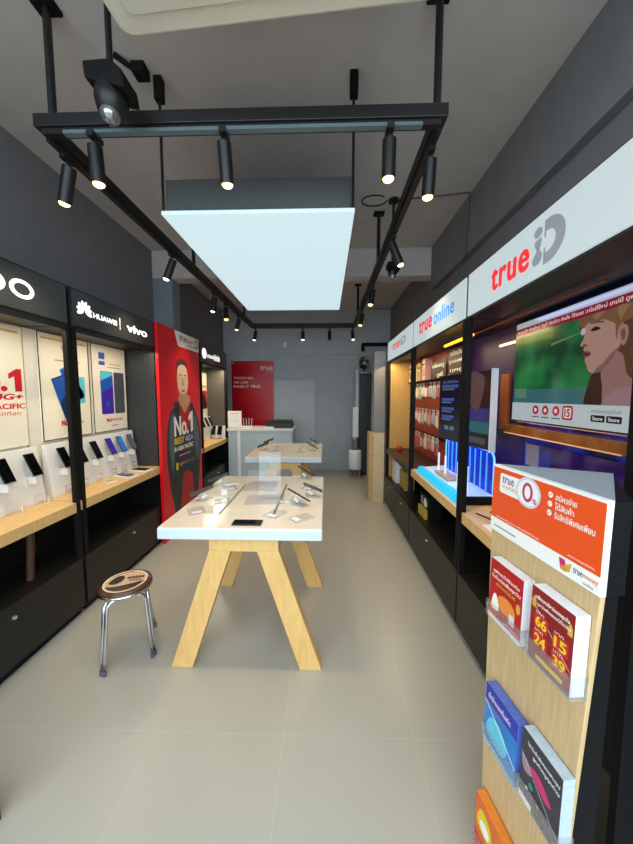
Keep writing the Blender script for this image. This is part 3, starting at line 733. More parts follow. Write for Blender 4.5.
# far table
stand_phone(-.82, 4.15, -P90 * .8, 'phone on the near left of the far table', group='phones on the far table')
stand_phone(-.82, 4.55, -P90 * .8, 'phone on the far left of the far table', group='phones on the far table')
stand_phone(-.17, 4.10, P90 * .7, 'phone on the near right of the far table', group='phones on the far table')
stand_phone(-.17, 4.55, P90 * .7, 'phone on the far right of the far table', group='phones on the far table', face=SCG)
card(-.62, 3.95, .3, 'clear card on the left of the far table'); card(-.33, 3.95, -.4, 'clear card on the right of the far table')

# ------------------------------------------------------------------ chrome stool
t = thing('stool', 'chrome tube stool with a brown printed round seat, by the left cabinets', 'stool', (-1.195, 1.79, 0))
SEATB = M('seat_brown', '4a2e22', .25, noise=.2, nscale=20)
MB().lathe([(.120, .425), (.140, .428), (.143, .440), (.138, .450), (.125, .453), (.001, .454)], SEATB).build('seat', t)
MB().lathe([(.134, .420), (.1445, .422), (.1445, .436), (.134, .436)], CHROME).build('seat_rim', t)
pm = Print(0); TAN = M('seat_tan', 'c9a98c', .3); TAN2 = M('seat_pink', 'd9c4b0', .3); DK = M('seat_dark', '2a211e', .3)
pm.blob([(-.11, .02), (-.05, .085), (.04, .10), (.105, .06), (.11, .0), (.05, -.03), (-.04, -.05), (-.10, -.04)], TAN, 1)
pm.ring(0, 0, .118, .118, .012, TAN2, 2)
pm.blob([(-.09, -.01), (-.06, .06), (-.02, .05), (-.02, 0), (-.05, -.03)], DK, 2)
for k in range(5): pm.blob([(.0 + k * .019, .02), (.004 + k * .019, .043), (.014 + k * .019, .045), (.016 + k * .019, .022)], DK, 2)
for k in range(4): pm.ell(.025 + k * .018, .0, .007, .008, DK, 2)
o = pm.build('seat_print', t); o.rotation_euler = (-P90, 0, .25); o.location = (0, 0, .4545)
tops = []
feet = [(-.046, -.166), (.165, -.025), (.035, .215)]
for i in range(3):
    fa = feet[i]; fb = feet[(i + 1) % 3]; 
    def off(f, sgn):
        a = math.atan2(f[1], f[0]); return (f[0] - math.sin(a) * .011 * sgn, f[1] + math.cos(a) * .011 * sgn)
    A = off(fa, 1); B = off(fb, -1)
    def tp(f, k): return (f[0] * k, f[1] * k)
    ka = .136 / math.hypot(*fa); kb = .136 / math.hypot(*fb)
    At = (fa[0] * ka + (A[0] - fa[0]), fa[1] * ka + (A[1] - fa[1])); Bt = (fb[0] * kb + (B[0] - fb[0]), fb[1] * kb + (B[1] - fb[1]))
    pts = [(A[0], A[1], .02)]
    for s in (.35, .7, .9): pts.append((A[0] + (At[0] - A[0]) * s, A[1] + (At[1] - A[1]) * s, .02 + .36 * s))
    for k in range(7):
        s = k / 6; e = .5 - .5 * math.cos(s * PI)
        x = At[0] + (Bt[0] - At[0]) * (e * .5 + s * .5); y = At[1] + (Bt[1] - At[1]) * (e * .5 + s * .5); z = .375 + .037 * math.sin(s * PI) ** .4 if 0 < s < 1 else .375
        pts.append((x, y, z))
    for s in (.9, .7, .35): pts.append((B[0] + (Bt[0] - B[0]) * s, B[1] + (Bt[1] - B[1]) * s, .02 + .36 * s))
    pts.append((B[0], B[1], .02))
    lt = MB().tube(pts, .0095, CHROME, seg=12).build('leg_tube', t)
    for e in (A, B): MB().cyl((e[0], e[1], 0), (e[0], e[1], .028), .0108, M('stool_foot_grey', '55555f', .6, noise=.05), seg=14).build('foot_cap', lt)

# ------------------------------------------------------------------ television in the nearest right cabinet
t = thing('television', 'large television showing a woman in profile, in the nearest right cabinet', 'television', (1.205, 2.09, 1.40), -P90)
W_, H_ = .83, .615
MB().box(0, W_, 0, .038, 0, H_, M('tv_case', '141416', .3, noise=.05)).build('case', t, bevel=.004)
MB().box(.2, .6, .038, .053, .15, .45, BLACKM).build('wall_bracket', t)
def E(name, c, s=.8):
    return M('screen_' + name, '0c0c0e', .2, emit=s * .85, ec=c)
TVG = bpy.data.materials.new('screen_green'); TVG.use_nodes = True
_t = TVG.node_tree; _p = _t.nodes['Principled BSDF']; _tc = _t.nodes.new('ShaderNodeTexCoord'); _nz = _t.nodes.new('ShaderNodeTexNoise'); _nz.inputs['Scale'].default_value = 4
_rp = _t.nodes.new('ShaderNodeValToRGB'); e = _rp.color_ramp.elements; e[0].position = .35; e[0].color = lin('0a3a22'); e[1].position = .65; e[1].color = lin('2a8a4a')
_t.links.new(_tc.outputs['Object'], _nz.inputs['Vector']); _t.links.new(_nz.outputs['Fac'], _rp.inputs['Fac']); _t.links.new(_rp.outputs['Color'], _p.inputs['Emission Color']); _p.inputs['Emission Strength'].default_value = .75
_p.inputs['Base Color'].default_value = lin('0a1a10'); _p.inputs['Roughness'].default_value = .2
p = Print(0)
a, b, c0, c1 = .012, W_ - .012, .012, H_ - .012
p.rect(a, c0, b, c1, TVG, 1)
p.rect(a, .57, b, c1, E('topbar', 'b9c4c8'), 2); p.rect(a, .525, b, .57, E('banner', '8e1230'), 2)
p.text('ละครดัง ช่องใหม่ วันนี้ ทันข่าว ทันใจ ไร้รอย วาไรตี้ใหม่ เทปนี้ ดูฟรี', .03, .535, b - .02, .562, E('banner_text', 'f0e0d0', .9), 3, bold=.02)
p.rect(a, .12, .60, .20, E('haze', '4a8a8e', .5), 2)
# woman in profile, looking left
p.blob([(.535, .523), (.515, .49), (.525, .46), (.56, .42), (.64, .30), (.70, .20), (.76, .16), (.814, .16), (.814, .523), (.7, .524)], E('hair', '6e4a30', .5), 3)
p.blob([(.61, .26), (.585, .20), (.57, .125), (.62, .121), (.69, .121), (.69, .20), (.67, .25)], E('hair_lock', '45291c', .45), 4)
p.blob([(.655, .27), (.665, .20), (.675, .122), (.74, .1215), (.812, .122), (.812, .21), (.775, .25), (.75, .33), (.70, .34)], E('neck', 'a87c78', .6), 5)
p.poly([(.665, .121), (.69, .16), (.74, .19), (.812, .20), (.812, .121)], E('blouse', 'b8909a', .55), 6)
p.blob([(.56, .50), (.548, .46), (.553, .435), (.545, .42), (.532, .402), (.535, .393), (.553, .388), (.552, .375), (.558, .362), (.556, .350), (.566, .340), (.563, .325), (.575, .30), (.59, .272), (.62, .262), (.66, .272), (.70, .305), (.735, .36), (.745, .43), (.735, .49), (.68, .52), (.60, .52)], E('skin', 'c49a8c', .62), 7)
p.blob([(.62, .262), (.66, .272), (.70, .305), (.735, .36), (.70, .34), (.665, .305), (.635, .285)], E('skin_shade', '9a7068', .55), 8)
p.blob([(.545, .395), (.56, .40), (.575, .392), (.562, .384)], E('nostril', '8e5f56', .55), 8)
p.blob([(.554, .362), (.575, .366), (.598, .352), (.580, .338), (.562, .342)], E('lips', '9a3f4a', .55), 8); p.blob([(.558, .353), (.575, .355), (.590, .351), (.575, .348)], E('mouth', '4a1a22', .4), 9)
p.blob([(.585, .455), (.61, .468), (.64, .455), (.61, .449)], E('eye', '1e1416', .4), 8); p.poly([(.575, .485), (.60, .494), (.655, .482), (.655, .476), (.60, .486)], E('brow', '6a4a38', .5), 8)
p.blob([(.728, .43), (.735, .45), (.765, .44), (.772, .40), (.758, .365), (.742, .375)], E('ear', 'b88a80', .6), 9); p.blob([(.74, .425), (.757, .425), (.758, .39), (.746, .39)], E('ear_shade', '8e625c', .5), 10)
p.blob([(.53, .523), (.52, .495), (.545, .475), (.575, .492), (.61, .48), (.65, .490), (.69, .472), (.712, .455), (.722, .39), (.735, .45), (.80, .46), (.813, .42), (.813, .523), (.67, .524)], E('fringe', '946a44', .5), 11)
p.blob([(.60, .523), (.615, .495), (.64, .51), (.66, .523)], E('fringe_light', 'b08a5c', .5), 12); p.blob([(.72, .523), (.735, .47), (.755, .50), (.77, .523)], E('fringe_light', 'b08a5c', .5), 12)
p.ell(.548, .458, .014, .016, E('glow', 'd8dcd8', .6), 12); p.poly([(.33, .425), (.54, .457), (.54, .461), (.33, .44)], E('glow_line', '7aa07e', .5), 3)
p.rrect(.03, .145, .14, .205, .01, E('caption_plate', '6e9a8a', .6), 3)
p.rect(a, c0, b, .12, E('footer', 'c4d0d4', .8), 8)
RD_ = E('badge_red', 'c0202e', .8)
for cx in (.24, .32, .40): p.ell(cx, .082, .026, .026, RD_, 9); p.ell(cx, .082, .011, .011, E('badge_white', 'e8e8ea', .8), 10); p.rect(cx - .03, .04, cx + .03, .046, E('footer_text', '6a6a72', .5), 9)
p.rrect(.445, .04, .515, .112, .015, RD_, 9); p.rrect(.455, .05, .505, .102, .01, E('badge_white', 'e8e8ea', .8), 10); p.text('15', .462, .055, .499, .097, RD_, 11, bold=.06)
p.text('ดาวน์โหลดแอปได้แล้ว', .62, .085, .77, .103, E('footer_text', '6a6a72', .5), 9)
for x0 in (.62, .70): p.rrect(x0, .045, x0 + .073, .075, .006, E('button_dark', '1a1c20', .4), 9); p.text('Store', x0 + .01, .052, x0 + .063, .068, E('badge_white', 'e8e8ea', .8), 10, bold=.03)
p.build('screen', t)
# amber ledge under the television
t = thing('lit_ledge', 'narrow amber lit ledge on the blue backdrop under the television', 'ledge', (1.258, 2.10, 1.325), -P90)
MB().box(0, .86, -.10, 0, 0, .055, wood('amber_wood', '8a4a20', 'b06a30', (3, 30, 3), .2)).build('board', t, bevel=.003)
MB().box(.02, .84, -.104, -.100, .0, .006, M('amber_led', 'ffd090', .4, emit=.22, ec='ffb050')).build('led_strip', t)
area(t, (.43, -.05, .062), .8, .02, .8, (1, .5, .2), (PI, 0, 0))
# small white tube lights on the blue backdrop
for (y0, y1, z, c, l) in ((2.34, 2.08, 1.915, 'pink white', 'short pinkish white tube light on the blue backdrop left of the television'),):
    t = thing('tube_light', l, 'tube light', (1.245, y0, z), -P90)
    MB().cyl((0, 0, 0), (y0 - y1, 0, .0), .009, M('tube_pink', 'ffd8c8', .4, emit=2.2, ec='ffc4a8'), seg=12).build('tube', t)
    MB().box(-.01, y0 - y1 + .01, .006, .02, -.012, .012, DGREY).build('fitting', t)
t = thing('tube_light', 'thin red tube light along the top of the near right cabinet', 'tube light', (1.10, 2.62, 2.015), -P90)
MB().cyl((0, 0, 0), (1.3, 0, 0), .006, M('tube_red', '80382c', .4, emit=.08), seg=10).build('tube', t)
area(r1, (.5, .3, 2.0), .8, .05, 1.0, (.35, .4, 1))

# monitor straddling the post
t = thing('monitor', 'black monitor with blue menu lines, behind the post of the right cabinets', 'monitor', (.925, 2.62, .822), -P90 + .125)
MB().box(0, .66, 0, .03, .40, .90, M('monitor_case', '17171b', .3, noise=.05)).build('case', t, bevel=.004)
MB().box(.655, .668, -.004, .034, .39, .905, M('monitor_side_trim', 'cfd2d6', .3, noise=.03)).build('side_trim', t)
MB().box(.25, .41, .03, .045, .56, .74, BLACKM).box(.30, .36, .045, .255, .62, .68, BLACKM).build('wall_arm', t)
p = Print(0)
p.rect(.012, .415, .645, .89, E('deep_navy', '0a1030', .45), 1)
p.poly([(.30, .62), (.645, .60), (.645, .89), (.36, .89)], E('maroon', '4a1420', .35), 2)
p.blob([(.40, .89), (.44, .70), (.50, .62), (.56, .70), (.58, .86)], E('portrait', '7a5a58', .5), 3)
for k, (z, s) in enumerate(((.80, .9), (.70, .7), (.63, .7), (.57, .7))):
    p.rect(.05, z, .05 + .26 * s, z + .022, E('menu_blue', '4a6ac0', .6), 2); p.rect(.05, z - .016, .05 + .2 * s, z - .006, E('menu_pale', '7a98c8', .5), 2)
p.text('ทรู พรีเมียม', .06, .825, .28, .86, E('menu_pale', '7a98c8', .5), 3, bold=.02)
for x in (.10, .18): p.rrect(x, .48, x + .06, .51, .006, E('menu_pale', '7a98c8', .5), 2)
p.rect(.36, .58, .645, .66, E('violet_band', '4a3aa8', .4), 3); p.rect(.36, .50, .645, .575, E('teal_band', '1f8a98', .4), 3); p.rect(.40, .43, .62, .47, E('grey_band', '70767a', .3), 3)
p.build('screen', t)
# poster strip and boards hung above
t = thing('orange_panel', 'small orange panel on the blue backdrop between the monitor and the television', 'panel', (1.257, 2.30, 1.33), -P90)
MB().box(0, .10, -.02, 0, 0, .38, M('panel_orange', 'a8582a', .5, noise=.1)).build('board', t, bevel=.003)
BOARDB = M('board_brown', '3a2420', .5, noise=.1)
def board(label, y0, y1, z0, z1, txt):
    t = thing('promo_board', label, 'promo board', (1.19, y0, 0), -P90, 'boards hanging in the second right cabinet')
    w = y0 - y1
    MB().box(0, w, 0, .008, z0, z1, BOARDB).build('board', t, bevel=.001)
    p = Print(0)
    for k, (s, a_, b_) in enumerate(txt):
        hz = (z1 - z0) / len(txt); zc = z1 - hz * (k + .5)
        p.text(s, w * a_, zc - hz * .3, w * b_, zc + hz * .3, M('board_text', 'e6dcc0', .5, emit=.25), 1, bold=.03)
    p.build('printing', t)
    MB().cyl((w * .3, .004, z1), (w * .3, .004, 2.03), .002, BLACKM, seg=6).cyl((w * .7, .004, z1), (w * .7, .004, 2.03), .002, BLACKM, seg=6).build('hanging_wire', t)
board('left brown board with two lines of cream writing under the yellow light tube', 3.66, 3.22, 1.73, 1.93, (('กล่องทรู', .1, .9), ('ดูฟรี', .45, .85)))
board('right dark board with cream writing beside the post, under the yellow light tube', 3.15, 2.78, 1.76, 2.0, (('สมัครวันนี้', .1, .95), ('ดูบอลฟรี', .05, .95), ('ทุกคู่', .1, .9)))

# accessories on hooks in the far right cabinet
PACKS = [M('pack_' + n, c, .4, noise=.1) for n, c in (('white', 'e8e0d6'), ('pink', 'dca8a4'), ('cream', 'ecd9b0'), ('red', 'c03a34'), ('grey', 'b8b4b8'), ('rose', 'c87878'))]
ROWN = ['top', 'middle', 'bottom']
for ri, z in enumerate((1.69, 1.385, 1.09)):
    r = thing('hook_rail', '%s dark hook rail on the red backdrop of the far right cabinet' % ROWN[ri], 'hook rail', (1.255, 4.47, z), -P90, 'hook rails')
    MB().box(0, 1.15, -.012, 0, -.01, .012, PURE).build('bar', r)
    for k in range(9):
        x = .05 + k * .128
        MB().cyl((x, -.012, 0), (x, -.10, .004), .003, BLACKM, seg=6).build('hook', r)
    for k in range(9):
        y = 4.47 - (.05 + k * .128); hgt = random.choice((.14, .16, .17))
        t = thing('blister_pack', '%s pack from the far end on the %s hook rail of the red backdrop' % (ORD[k], ROWN[ri]), 'accessory pack', (1.255, y, z), -P90, 'packs on the hook rails')
        m1 = random.choice(PACKS); m2 = random.choice(PACKS)
        MB().box(-.045, .045, -.070, -.067, -hgt, .025, m1).build('card', t)
        MB().box(-.03, .03, -.085, -.070, -hgt + .02, -.04, m2).build('blister', t, bevel=.004)
bx = [('cream tall box, first from the far end on top of the hook rails', 4.40, .11, .24), ('cream box, second from the far end above the hook rails', 4.22, .10, .2), ('tan box, third from the far end above the hook rails', 4.03, .12, .22), ('pale pink box, fourth from the far end above the hook rails', 3.82, .10, .25)]
t = thing('upper_shelf', 'dark upper shelf above the hook rails in the far right cabinet', 'shelf', (1.258, 4.47, 1.73), -P90)
MB().box(0, 1.15, -.12, 0, 0, .012, PURE).build('board', t)
for k, (l, y, w, hh) in enumerate(bx):
    t = thing('accessory_box', l, 'box', (1.20, y, 1.742), -P90, 'boxes on the upper shelf')
    MB().box(-w / 2, w / 2, -.045, .04, 0, hh, (PACKS[2], PACKS[2], M('box_tan', 'c09a64', .5, noise=.1), PACKS[1])[k]).build('carton', t, bevel=.002)
    p = Print(-.045); p.rect(-w * .35, hh * .2, w * .35, hh * .55, PGREYT, 1); p.rect(-w * .4, hh * .7, w * .4, hh * .8, INK, 1); p.build('printing', t)
tag(MB().lathe([(.02, 0), (.035, .01), (.038, .06), (.02, .075), (.008, .08)], M('ornament_red', 'c42a20', .35, noise=.05), c=(1.0, 4.30, .82)).build('red_ornament', smooth=True), 'small round red ornament on the dark shelf of the far right cabinet', 'ornament')

# glowing blue dock on the right shelf
t = thing('lit_dock_display', 'glowing blue acrylic dock with white base on the second right shelf', 'lit display', (0, 0, .82))
LB = M('dock_blue_glow', '3a7cff', .2, emit=1.3, ec='3a80ff'); LB2 = M('dock_line_glow', '6ab4ff', .3, emit=1.5, ec='58a8ff'); LC = M('dock_cyan', '28b8e8', .3, emit=.55, ec='20b0e8')
MB().prism([(.905, 2.16, .0), (1.20, 2.16, .0), (1.20, 2.16, .07), (.93, 2.16, .045)], (0, .94, 0), M('dock_base_white', 'd8eaf4', .25, emit=.12, ec='8cc8ff')).build('base', t, bevel=.004)
MB().prism([(.895, 2.14, .0), (.905, 2.14, .0), (.96, 2.14, .052), (.925, 2.14, .05)], (0, .98, 0), LC).build('front_strip', t)
MB().box(.92, 1.22, 2.135, 2.16, .0, .055, PURE).build('side_cap', t, bevel=.003)
def fence(x, y0, y1, z0, z1, r):
    pts = [(x, y0, z0)]
    for k in range(7): a = PI - P90 * k / 6; pts.append((x, y0 + r + r * math.cos(a), z1 - r + r * math.sin(a)))
    for k in range(7): a = P90 - P90 * k / 6; pts.append((x, y1 - r + r * math.cos(a), z1 - r + r * math.sin(a)))
    pts.append((x, y1, z0)); return pts
pts = fence(1.14, 2.15, 3.0, .05, .36, .06)
MB().prism(pts, (.006, 0, 0), M('dock_sheet_blue', '0a1c70', .15, emit=.32, ec='0a30e0')).build('backboard', t)
MB().tube(pts, .007, LB2, seg=8).build('edge_glow', t)
for k in range(9): MB().cyl((1.13, 2.23 + k * .086, .06), (1.13, 2.23 + k * .086, .345), .005, LB, seg=8).build('glow_bar', t)
for y in (2.30, 2.46, 2.72, 2.88): MB().cyl((1.03, y, .055), (1.03, y, .23), .008, M('dock_post_white', 'dfe8f4', .3, emit=.5, ec='c8dcff'), seg=10).build('post', t)
MB().box(.985, 1.09, 2.55, 2.85, .058, .075, M('dock_wood', 'c8a27a', .4, noise=.1)).build('tray', t)
area(t, (1.06, 2.57, .40), .8, .1, 1.2, (.15, .35, 1), (0, 0, P90))
tag(MB().tube([(.95, 1.98, .824), (1.0, 1.85, .824), (.94, 1.75, .824), (1.02, 1.62, .824), (.96, 1.5, .824)], .004, PURE).build('cable'), 'black cable lying on the near right wooden shelf', 'cable')
tag(MB().tube([(1.05, 2.0, .824), (1.1, 1.8, .824), (1.02, 1.7, .824), (1.1, 1.55, .824)], .004, PURE).build('cable'), 'second black cable on the near right shelf, behind the first', 'cable')
tag(MB().box(.90, 1.0, 1.62, 1.80, .8205, .824, PW).build('paper_sheet'), 'white paper sheet on the near right wooden shelf', 'paper')
# purple glossy screen panel and dark boxes below the ledge
t = thing('photo_panel', 'dark violet glossy panel on the blue backdrop below the television', 'panel', (1.25, 1.98, .86), -P90)
MB().box(0, .9, -.01, 0, 0, .42, M('violet_gloss', '2a1848', .08, emit=.10, noise=.6, nscale=7, ec='5a2aa0')).build('board', t)
p = Print(-.01); p.poly([(.03, .36), (.22, .40), (.2, .02), (.05, .0)], M('violet_blue_print', '24308a', .1, emit=.2), 1); p.blob([(.35, .05), (.42, .3), (.55, .34), (.62, .1)], M('violet_pink_print', '6a3a8a', .1, emit=.15), 1); p.rect(.0, .28, .12, .41, M('grey_violet_print', '8a8494', .2, emit=.12), 2); p.build('printing', t)
# goods stored under the right shelves
t = thing('carton', 'white upright carton below the shelf of the far right cabinet', 'box', (.93, 4.35, .411), -P90)
MB().box(-.02, .20, 0, .2, 0, .30, WHITE).build('carton_body', t, bevel=.002)
t = thing('shopping_bag', 'yellow green shopping bag below the dark shelf, beside the white carton', 'bag', (.96, 4.02, .411), -P90)
BAG = M('bag_yellow', 'a8923a', .5, noise=.1)
MB().box(-.05, .22, 0, .12, 0, .22, BAG).build('bag_body', t, bevel=.004); MB().tube([(0, .06, .22), (.03, .06, .30), (.13, .06, .30), (.17, .06, .22)], .005, BAG).build('handle', t)
t = thing('shopping_bag', 'black bag with white letters below the second right shelf', 'bag', (.96, 3.18, .411), -P90)
MB().box(0, .28, 0, .12, 0, .20, PURE).build('bag_body', t, bevel=.004); p = Print(0); p.ring(.07, .13, .03, .04, .012, PW, 1); p.blob([(.12, .10), (.15, .17), (.20, .16), (.23, .11), (.18, .09)], PW, 1); p.rect(.05, .05, .10, .075, PW, 1); p.ring(.16, .06, .025, .025, .01, PW, 1); p.build('printing', t)
t = thing('carton', 'small yellow box below the second right shelf, by the post', 'box', (.92, 3.1, .411), -P90)
MB().box(0, .2, 0, .03, 0, .09, M('box_yellow', 'b09a30', .5, noise=.1)).build('carton_body', t, bevel=.002)

# ------------------------------------------------------------------ brochure stand in front of the right cabinets
u = Vector((.12071, -.99269, .0)).normalized(); v = Vector((.020, .0045, .99933)); v = (v - u * (v @ u)).normalized(); yl = v.cross(u)
A = Vector((.546, 1.02148, 1.34389)) - v * 1.3455
stand_m = Matrix(((u.x, yl.x, v.x, A.x), (u.y, yl.y, v.y, A.y), (u.z, yl.z, v.z, A.z), (0, 0, 0, 1)))
t = thing('brochure_stand', 'wooden leaflet stand with an orange header in the right foreground', 'brochure stand'); t.matrix_world = stand_m
SH = 1.345; SW = .364
MB().prism([(0.04, .012, 0), (SW - .036, .012, 0), (SW - .036, .085, 0), (.13, .26, 0), (.05, .03, 0)], (0, 0, 1.134), PURE).prism([(0.004, .012, 1.134), (SW - .002, .012, 1.134), (SW - .004, .06, 1.134), (.13, .26, 1.134)], (0, 0, .207), PURE).build('body', t)
MB().prism([(.045, 0, 0), (SW - .034, 0, 0), (SW - .022, 0, .55), (SW, 0, 1.135), (0, 0, 1.135)], (0, .012, 0), STANDW).build('wood_face', t, bevel=.002)
ORG = M('header_orange', 'ec4f12', .4, noise=.03, nscale=5); HGREY = M('header_grey', '9aa2a4', .5, noise=.03)
hd = MB().prism([(0, -.004, 1.135), (SW, -.004, 1.135), (SW, -.004, 1.345), (0, -.004, 1.345)], (0, .016, 0), PW).build('header', t, bevel=.001)
MB().prism([(0.0, .012, 1.342), (SW, .012, 1.342), (.13, .27, 1.342)], (0, 0, .003), HGREY).build('header_top', t)
p = Print(-.004)
p.rect(.001, 1.178, .384, 1.338, ORG, 1)
PPINK = M('print_magenta', 'c8286a', .45); PPUR = M('print_purple', '6a3a8c', .45); LGREY = M('print_light_grey', 'd5d6da', .45)
p.rrect(.036, 1.265, .145, 1.325, .008, PW, 2); p.text('true', .048, 1.296, .10, 1.318, PPUR, 3, bold=.02, space=1.1); p.text('money', .048, 1.276, .115, 1.290, M('print_orange', 'e88a3a', .45), 3)
p.ell(.158, 1.296, .048, .042, LGREY, 3); p.ell(.158, 1.296, .040, .035, PW, 4); p.ring(.158, 1.297, .020, .027, .0085, PPINK, 5); p.text('%', .178, 1.272, .194, 1.286, PPINK, 5, bold=.03)
for k, (s, w) in enumerate((('สมัครง่าย', .062), ('ได้สินค้า', .056), ('รับสิทธิพิเศษเพียบ', .112))):
    z = 1.314 - k * .023
    p.ell(.236, z, .0075, .0075, PW, 2); p.text('✓', .231, z - .004, .241, z + .005, ORG, 3, bold=.02)
    p.text(s, .252, z - .009, .252 + w, z + .009, PW, 2, bold=.02)
p.text('เงื่อนไขเป็นไปตามที่บริษัทกำหนด', .03, 1.183, .21, 1.189, PW, 2); p.rect(.02, 1.152, .12, 1.156, PGREYT, 1)
p.text('สอบถามข้อมูลเพิ่มเติม', .30, 1.184, .37, 1.192, PW, 2)
p.poly([(.276, 1.172), (.294, 1.172), (.299, 1.148), (.283, 1.146)], PPINK, 2); p.poly([(.294, 1.160), (.314, 1.172), (.310, 1.150), (.297, 1.146)], PGOLD, 3); p.poly([(.285, 1.158), (.305, 1.158), (.300, 1.146), (.288, 1.146)], M('print_orange', 'e88a3a', .45), 4)
p.text('true', .318, 1.155, .343, 1.168, PPUR, 2, bold=.02, space=1.1); p.text('money', .345, 1.153, .381, 1.165, M('print_orange', 'e88a3a', .45), 2, bold=.02); p.text('wallet', .345, 1.142, .372, 1.149, PGREYT, 2)
hp = p.build('header_print', hd); hp.scale = (SW / .385, 1, 1)
PO = {}
def brochure(x0, z0, w, hh, d, label, face, edge, fn):
    """a clear pocket (part of the stand) and the stack of leaflets in it"""
    m = MB(); e = .004
    m.box(x0 - e, x0 + w + e, -d - e, -d, z0 - .012, z0 + hh * .2, ACR).box(x0 - e, x0, -d, 0, z0 - .012, z0 + hh * .2, ACR).box(x0 + w, x0 + w + e, -d, 0, z0 - .012, z0 + hh * .2, ACR).box(x0 - e, x0 + w + e, -d, 0, z0 - .016, z0 - .012, ACR)
    m.build('pocket', t)
    b = thing('leaflet_stack', label, 'leaflets', (0, 0, 0), 0, 'leaflet stacks on the stand'); b.matrix_world = stand_m @ Matrix.Translation((x0 + w / 2, -d / 2, z0 - .0115))
    MB().box(-w / 2 + .002, w / 2 - .002, -d / 2 + .002, d / 2 - .003, 0, hh, edge).build('pages', b)
    p = Print(-d / 2 + .0015, .0003); a, c = -w / 2 + .002, w / 2 - .002
    p.rect(a, 0, c, hh, face, 1); fn(p, a, c, hh); p.build('cover', b)
LR = M('leaflet_red', 'b5121c', .35, noise=.12, nscale=15); LM = M('leaflet_maroon', '8c161c', .35, noise=.1, nscale=12); LBL = M('leaflet_blue', '1878c0', .35, noise=.25, nscale=14)
LDK = M('leaflet_charcoal', '2e2c36', .35, noise=.15, nscale=12); LOR = M('leaflet_orange', 'd8641e', .4, noise=.1, nscale=12); PAGE = M('page_edges', 'eceaec', .5, noise=.05, nscale=120); PAGEB = M('page_edges_blue', '5a6fc0', .45, noise=.1, nscale=120); PAGEG = M('page_edges_grey', 'b4c2cc', .45, noise=.08, nscale=120)
def f1(p, a, c, h):
    w = c - a
    p.text('มูฟออนไปด้วยกัน', a + w * .1, h * .78, c - w * .1, h * .86, PW, 2, bold=.02); p.text('รับโบนัสเพิ่มทุกวัน', a + w * .06, h * .68, c - w * .06, h * .76, PW, 2, bold=.02); p.text('สมัครเลยวันนี้ ฟรี', a + w * .2, h * .60, c - w * .2, h * .66, PYEL, 2)
    p.ell(a + w * .55, h * .38, w * .28, h * .14, M('print_orange', 'e88a3a', .45), 2); p.blob([(a + w * .1, h * .2), (a + w * .15, h * .42), (a + w * .25, h * .44), (a + w * .34, h * .22)], PW, 3); p.rect(a + w * .66, h * .18, a + w * .82, h * .34, LGREY, 3)
    p.rect(a, 0, c, h * .07, PW, 2); p.ell(a + w * .9, h * .52, w * .06, h * .08, PGOLD, 2); p.rect(a + w * .5, h * .09, c - w * .05, h * .13, M('print_pink', 'd8889a', .45), 2)
def f2(p, a, c, h):
    w = c - a
    p.text('แพ็กเกจใหม่แรงสุดใจ', a + w * .1, h * .84, c - w * .1, h * .91, PW, 2, bold=.03); p.text('ดูหนังฟังเพลงได้ไม่อั้น', a + w * .15, h * .76, c - w * .08, h * .82, PW, 2, bold=.02)
    p.poly([(a, h * .80), (c, h * .28), (c, h * .29), (a, h * .81)], LGREY, 2)
    for s, x, z in (('66', .14, .50), ('24', .14, .26), ('15', .60, .44), ('39', .60, .20)):
        p.rrect(a + w * x - .004, h * z - .006, a + w * (x + .28) + .004, h * (z + .15) + .004, .005, M('leaflet_bright_red', 'c8281e', .4), 2); p.text(s, a + w * x, h * z, a + w * (x + .28), h * (z + .14), PYEL, 3, bold=.04); p.text('บาท', a + w * x, h * (z + .17), a + w * (x + .2), h * (z + .20), PW, 2)
    p.rrect(a + w * .2, h * .06, a + w * .84, h * .12, .004, PYEL, 2); p.rect(a, 0, c, h * .035, PDK, 2)
    for x in (.08, .92): p.poly([(a + w * (x - .05), h * .72), (a + w * (x + .05), h * .72), (a + w * (x + .05), h * .82), (a + w * x, h * .88), (a + w * (x - .05), h * .82)], PGOLD, 2)
def f3(p, a, c, h):
    w = c - a
    p.rect(a, h * .72, c, h, M('leaflet_deep_blue', '2030a0', .35), 2); p.text('เน็ตบ้านแรงเต็มสปีด', a + w * .1, h * .80, c - w * .2, h * .90, PW, 3, bold=.02); p.text('คุ้มทุกวัน', a + w * .1, h * .68, c - w * .4, h * .76, RED, 3, bold=.02)
    p.blob([(a + w * .1, h * .2), (a + w * .2, h * .5), (a + w * .5, h * .55), (a + w * .75, h * .35), (a + w * .6, h * .15)], PCYAN, 2); p.rect(a, 0, c, h * .05, PCYAN, 2); p.poly([(a, h * .70), (c, h * .25), (c, h * .27), (a, h * .72)], PW, 3)
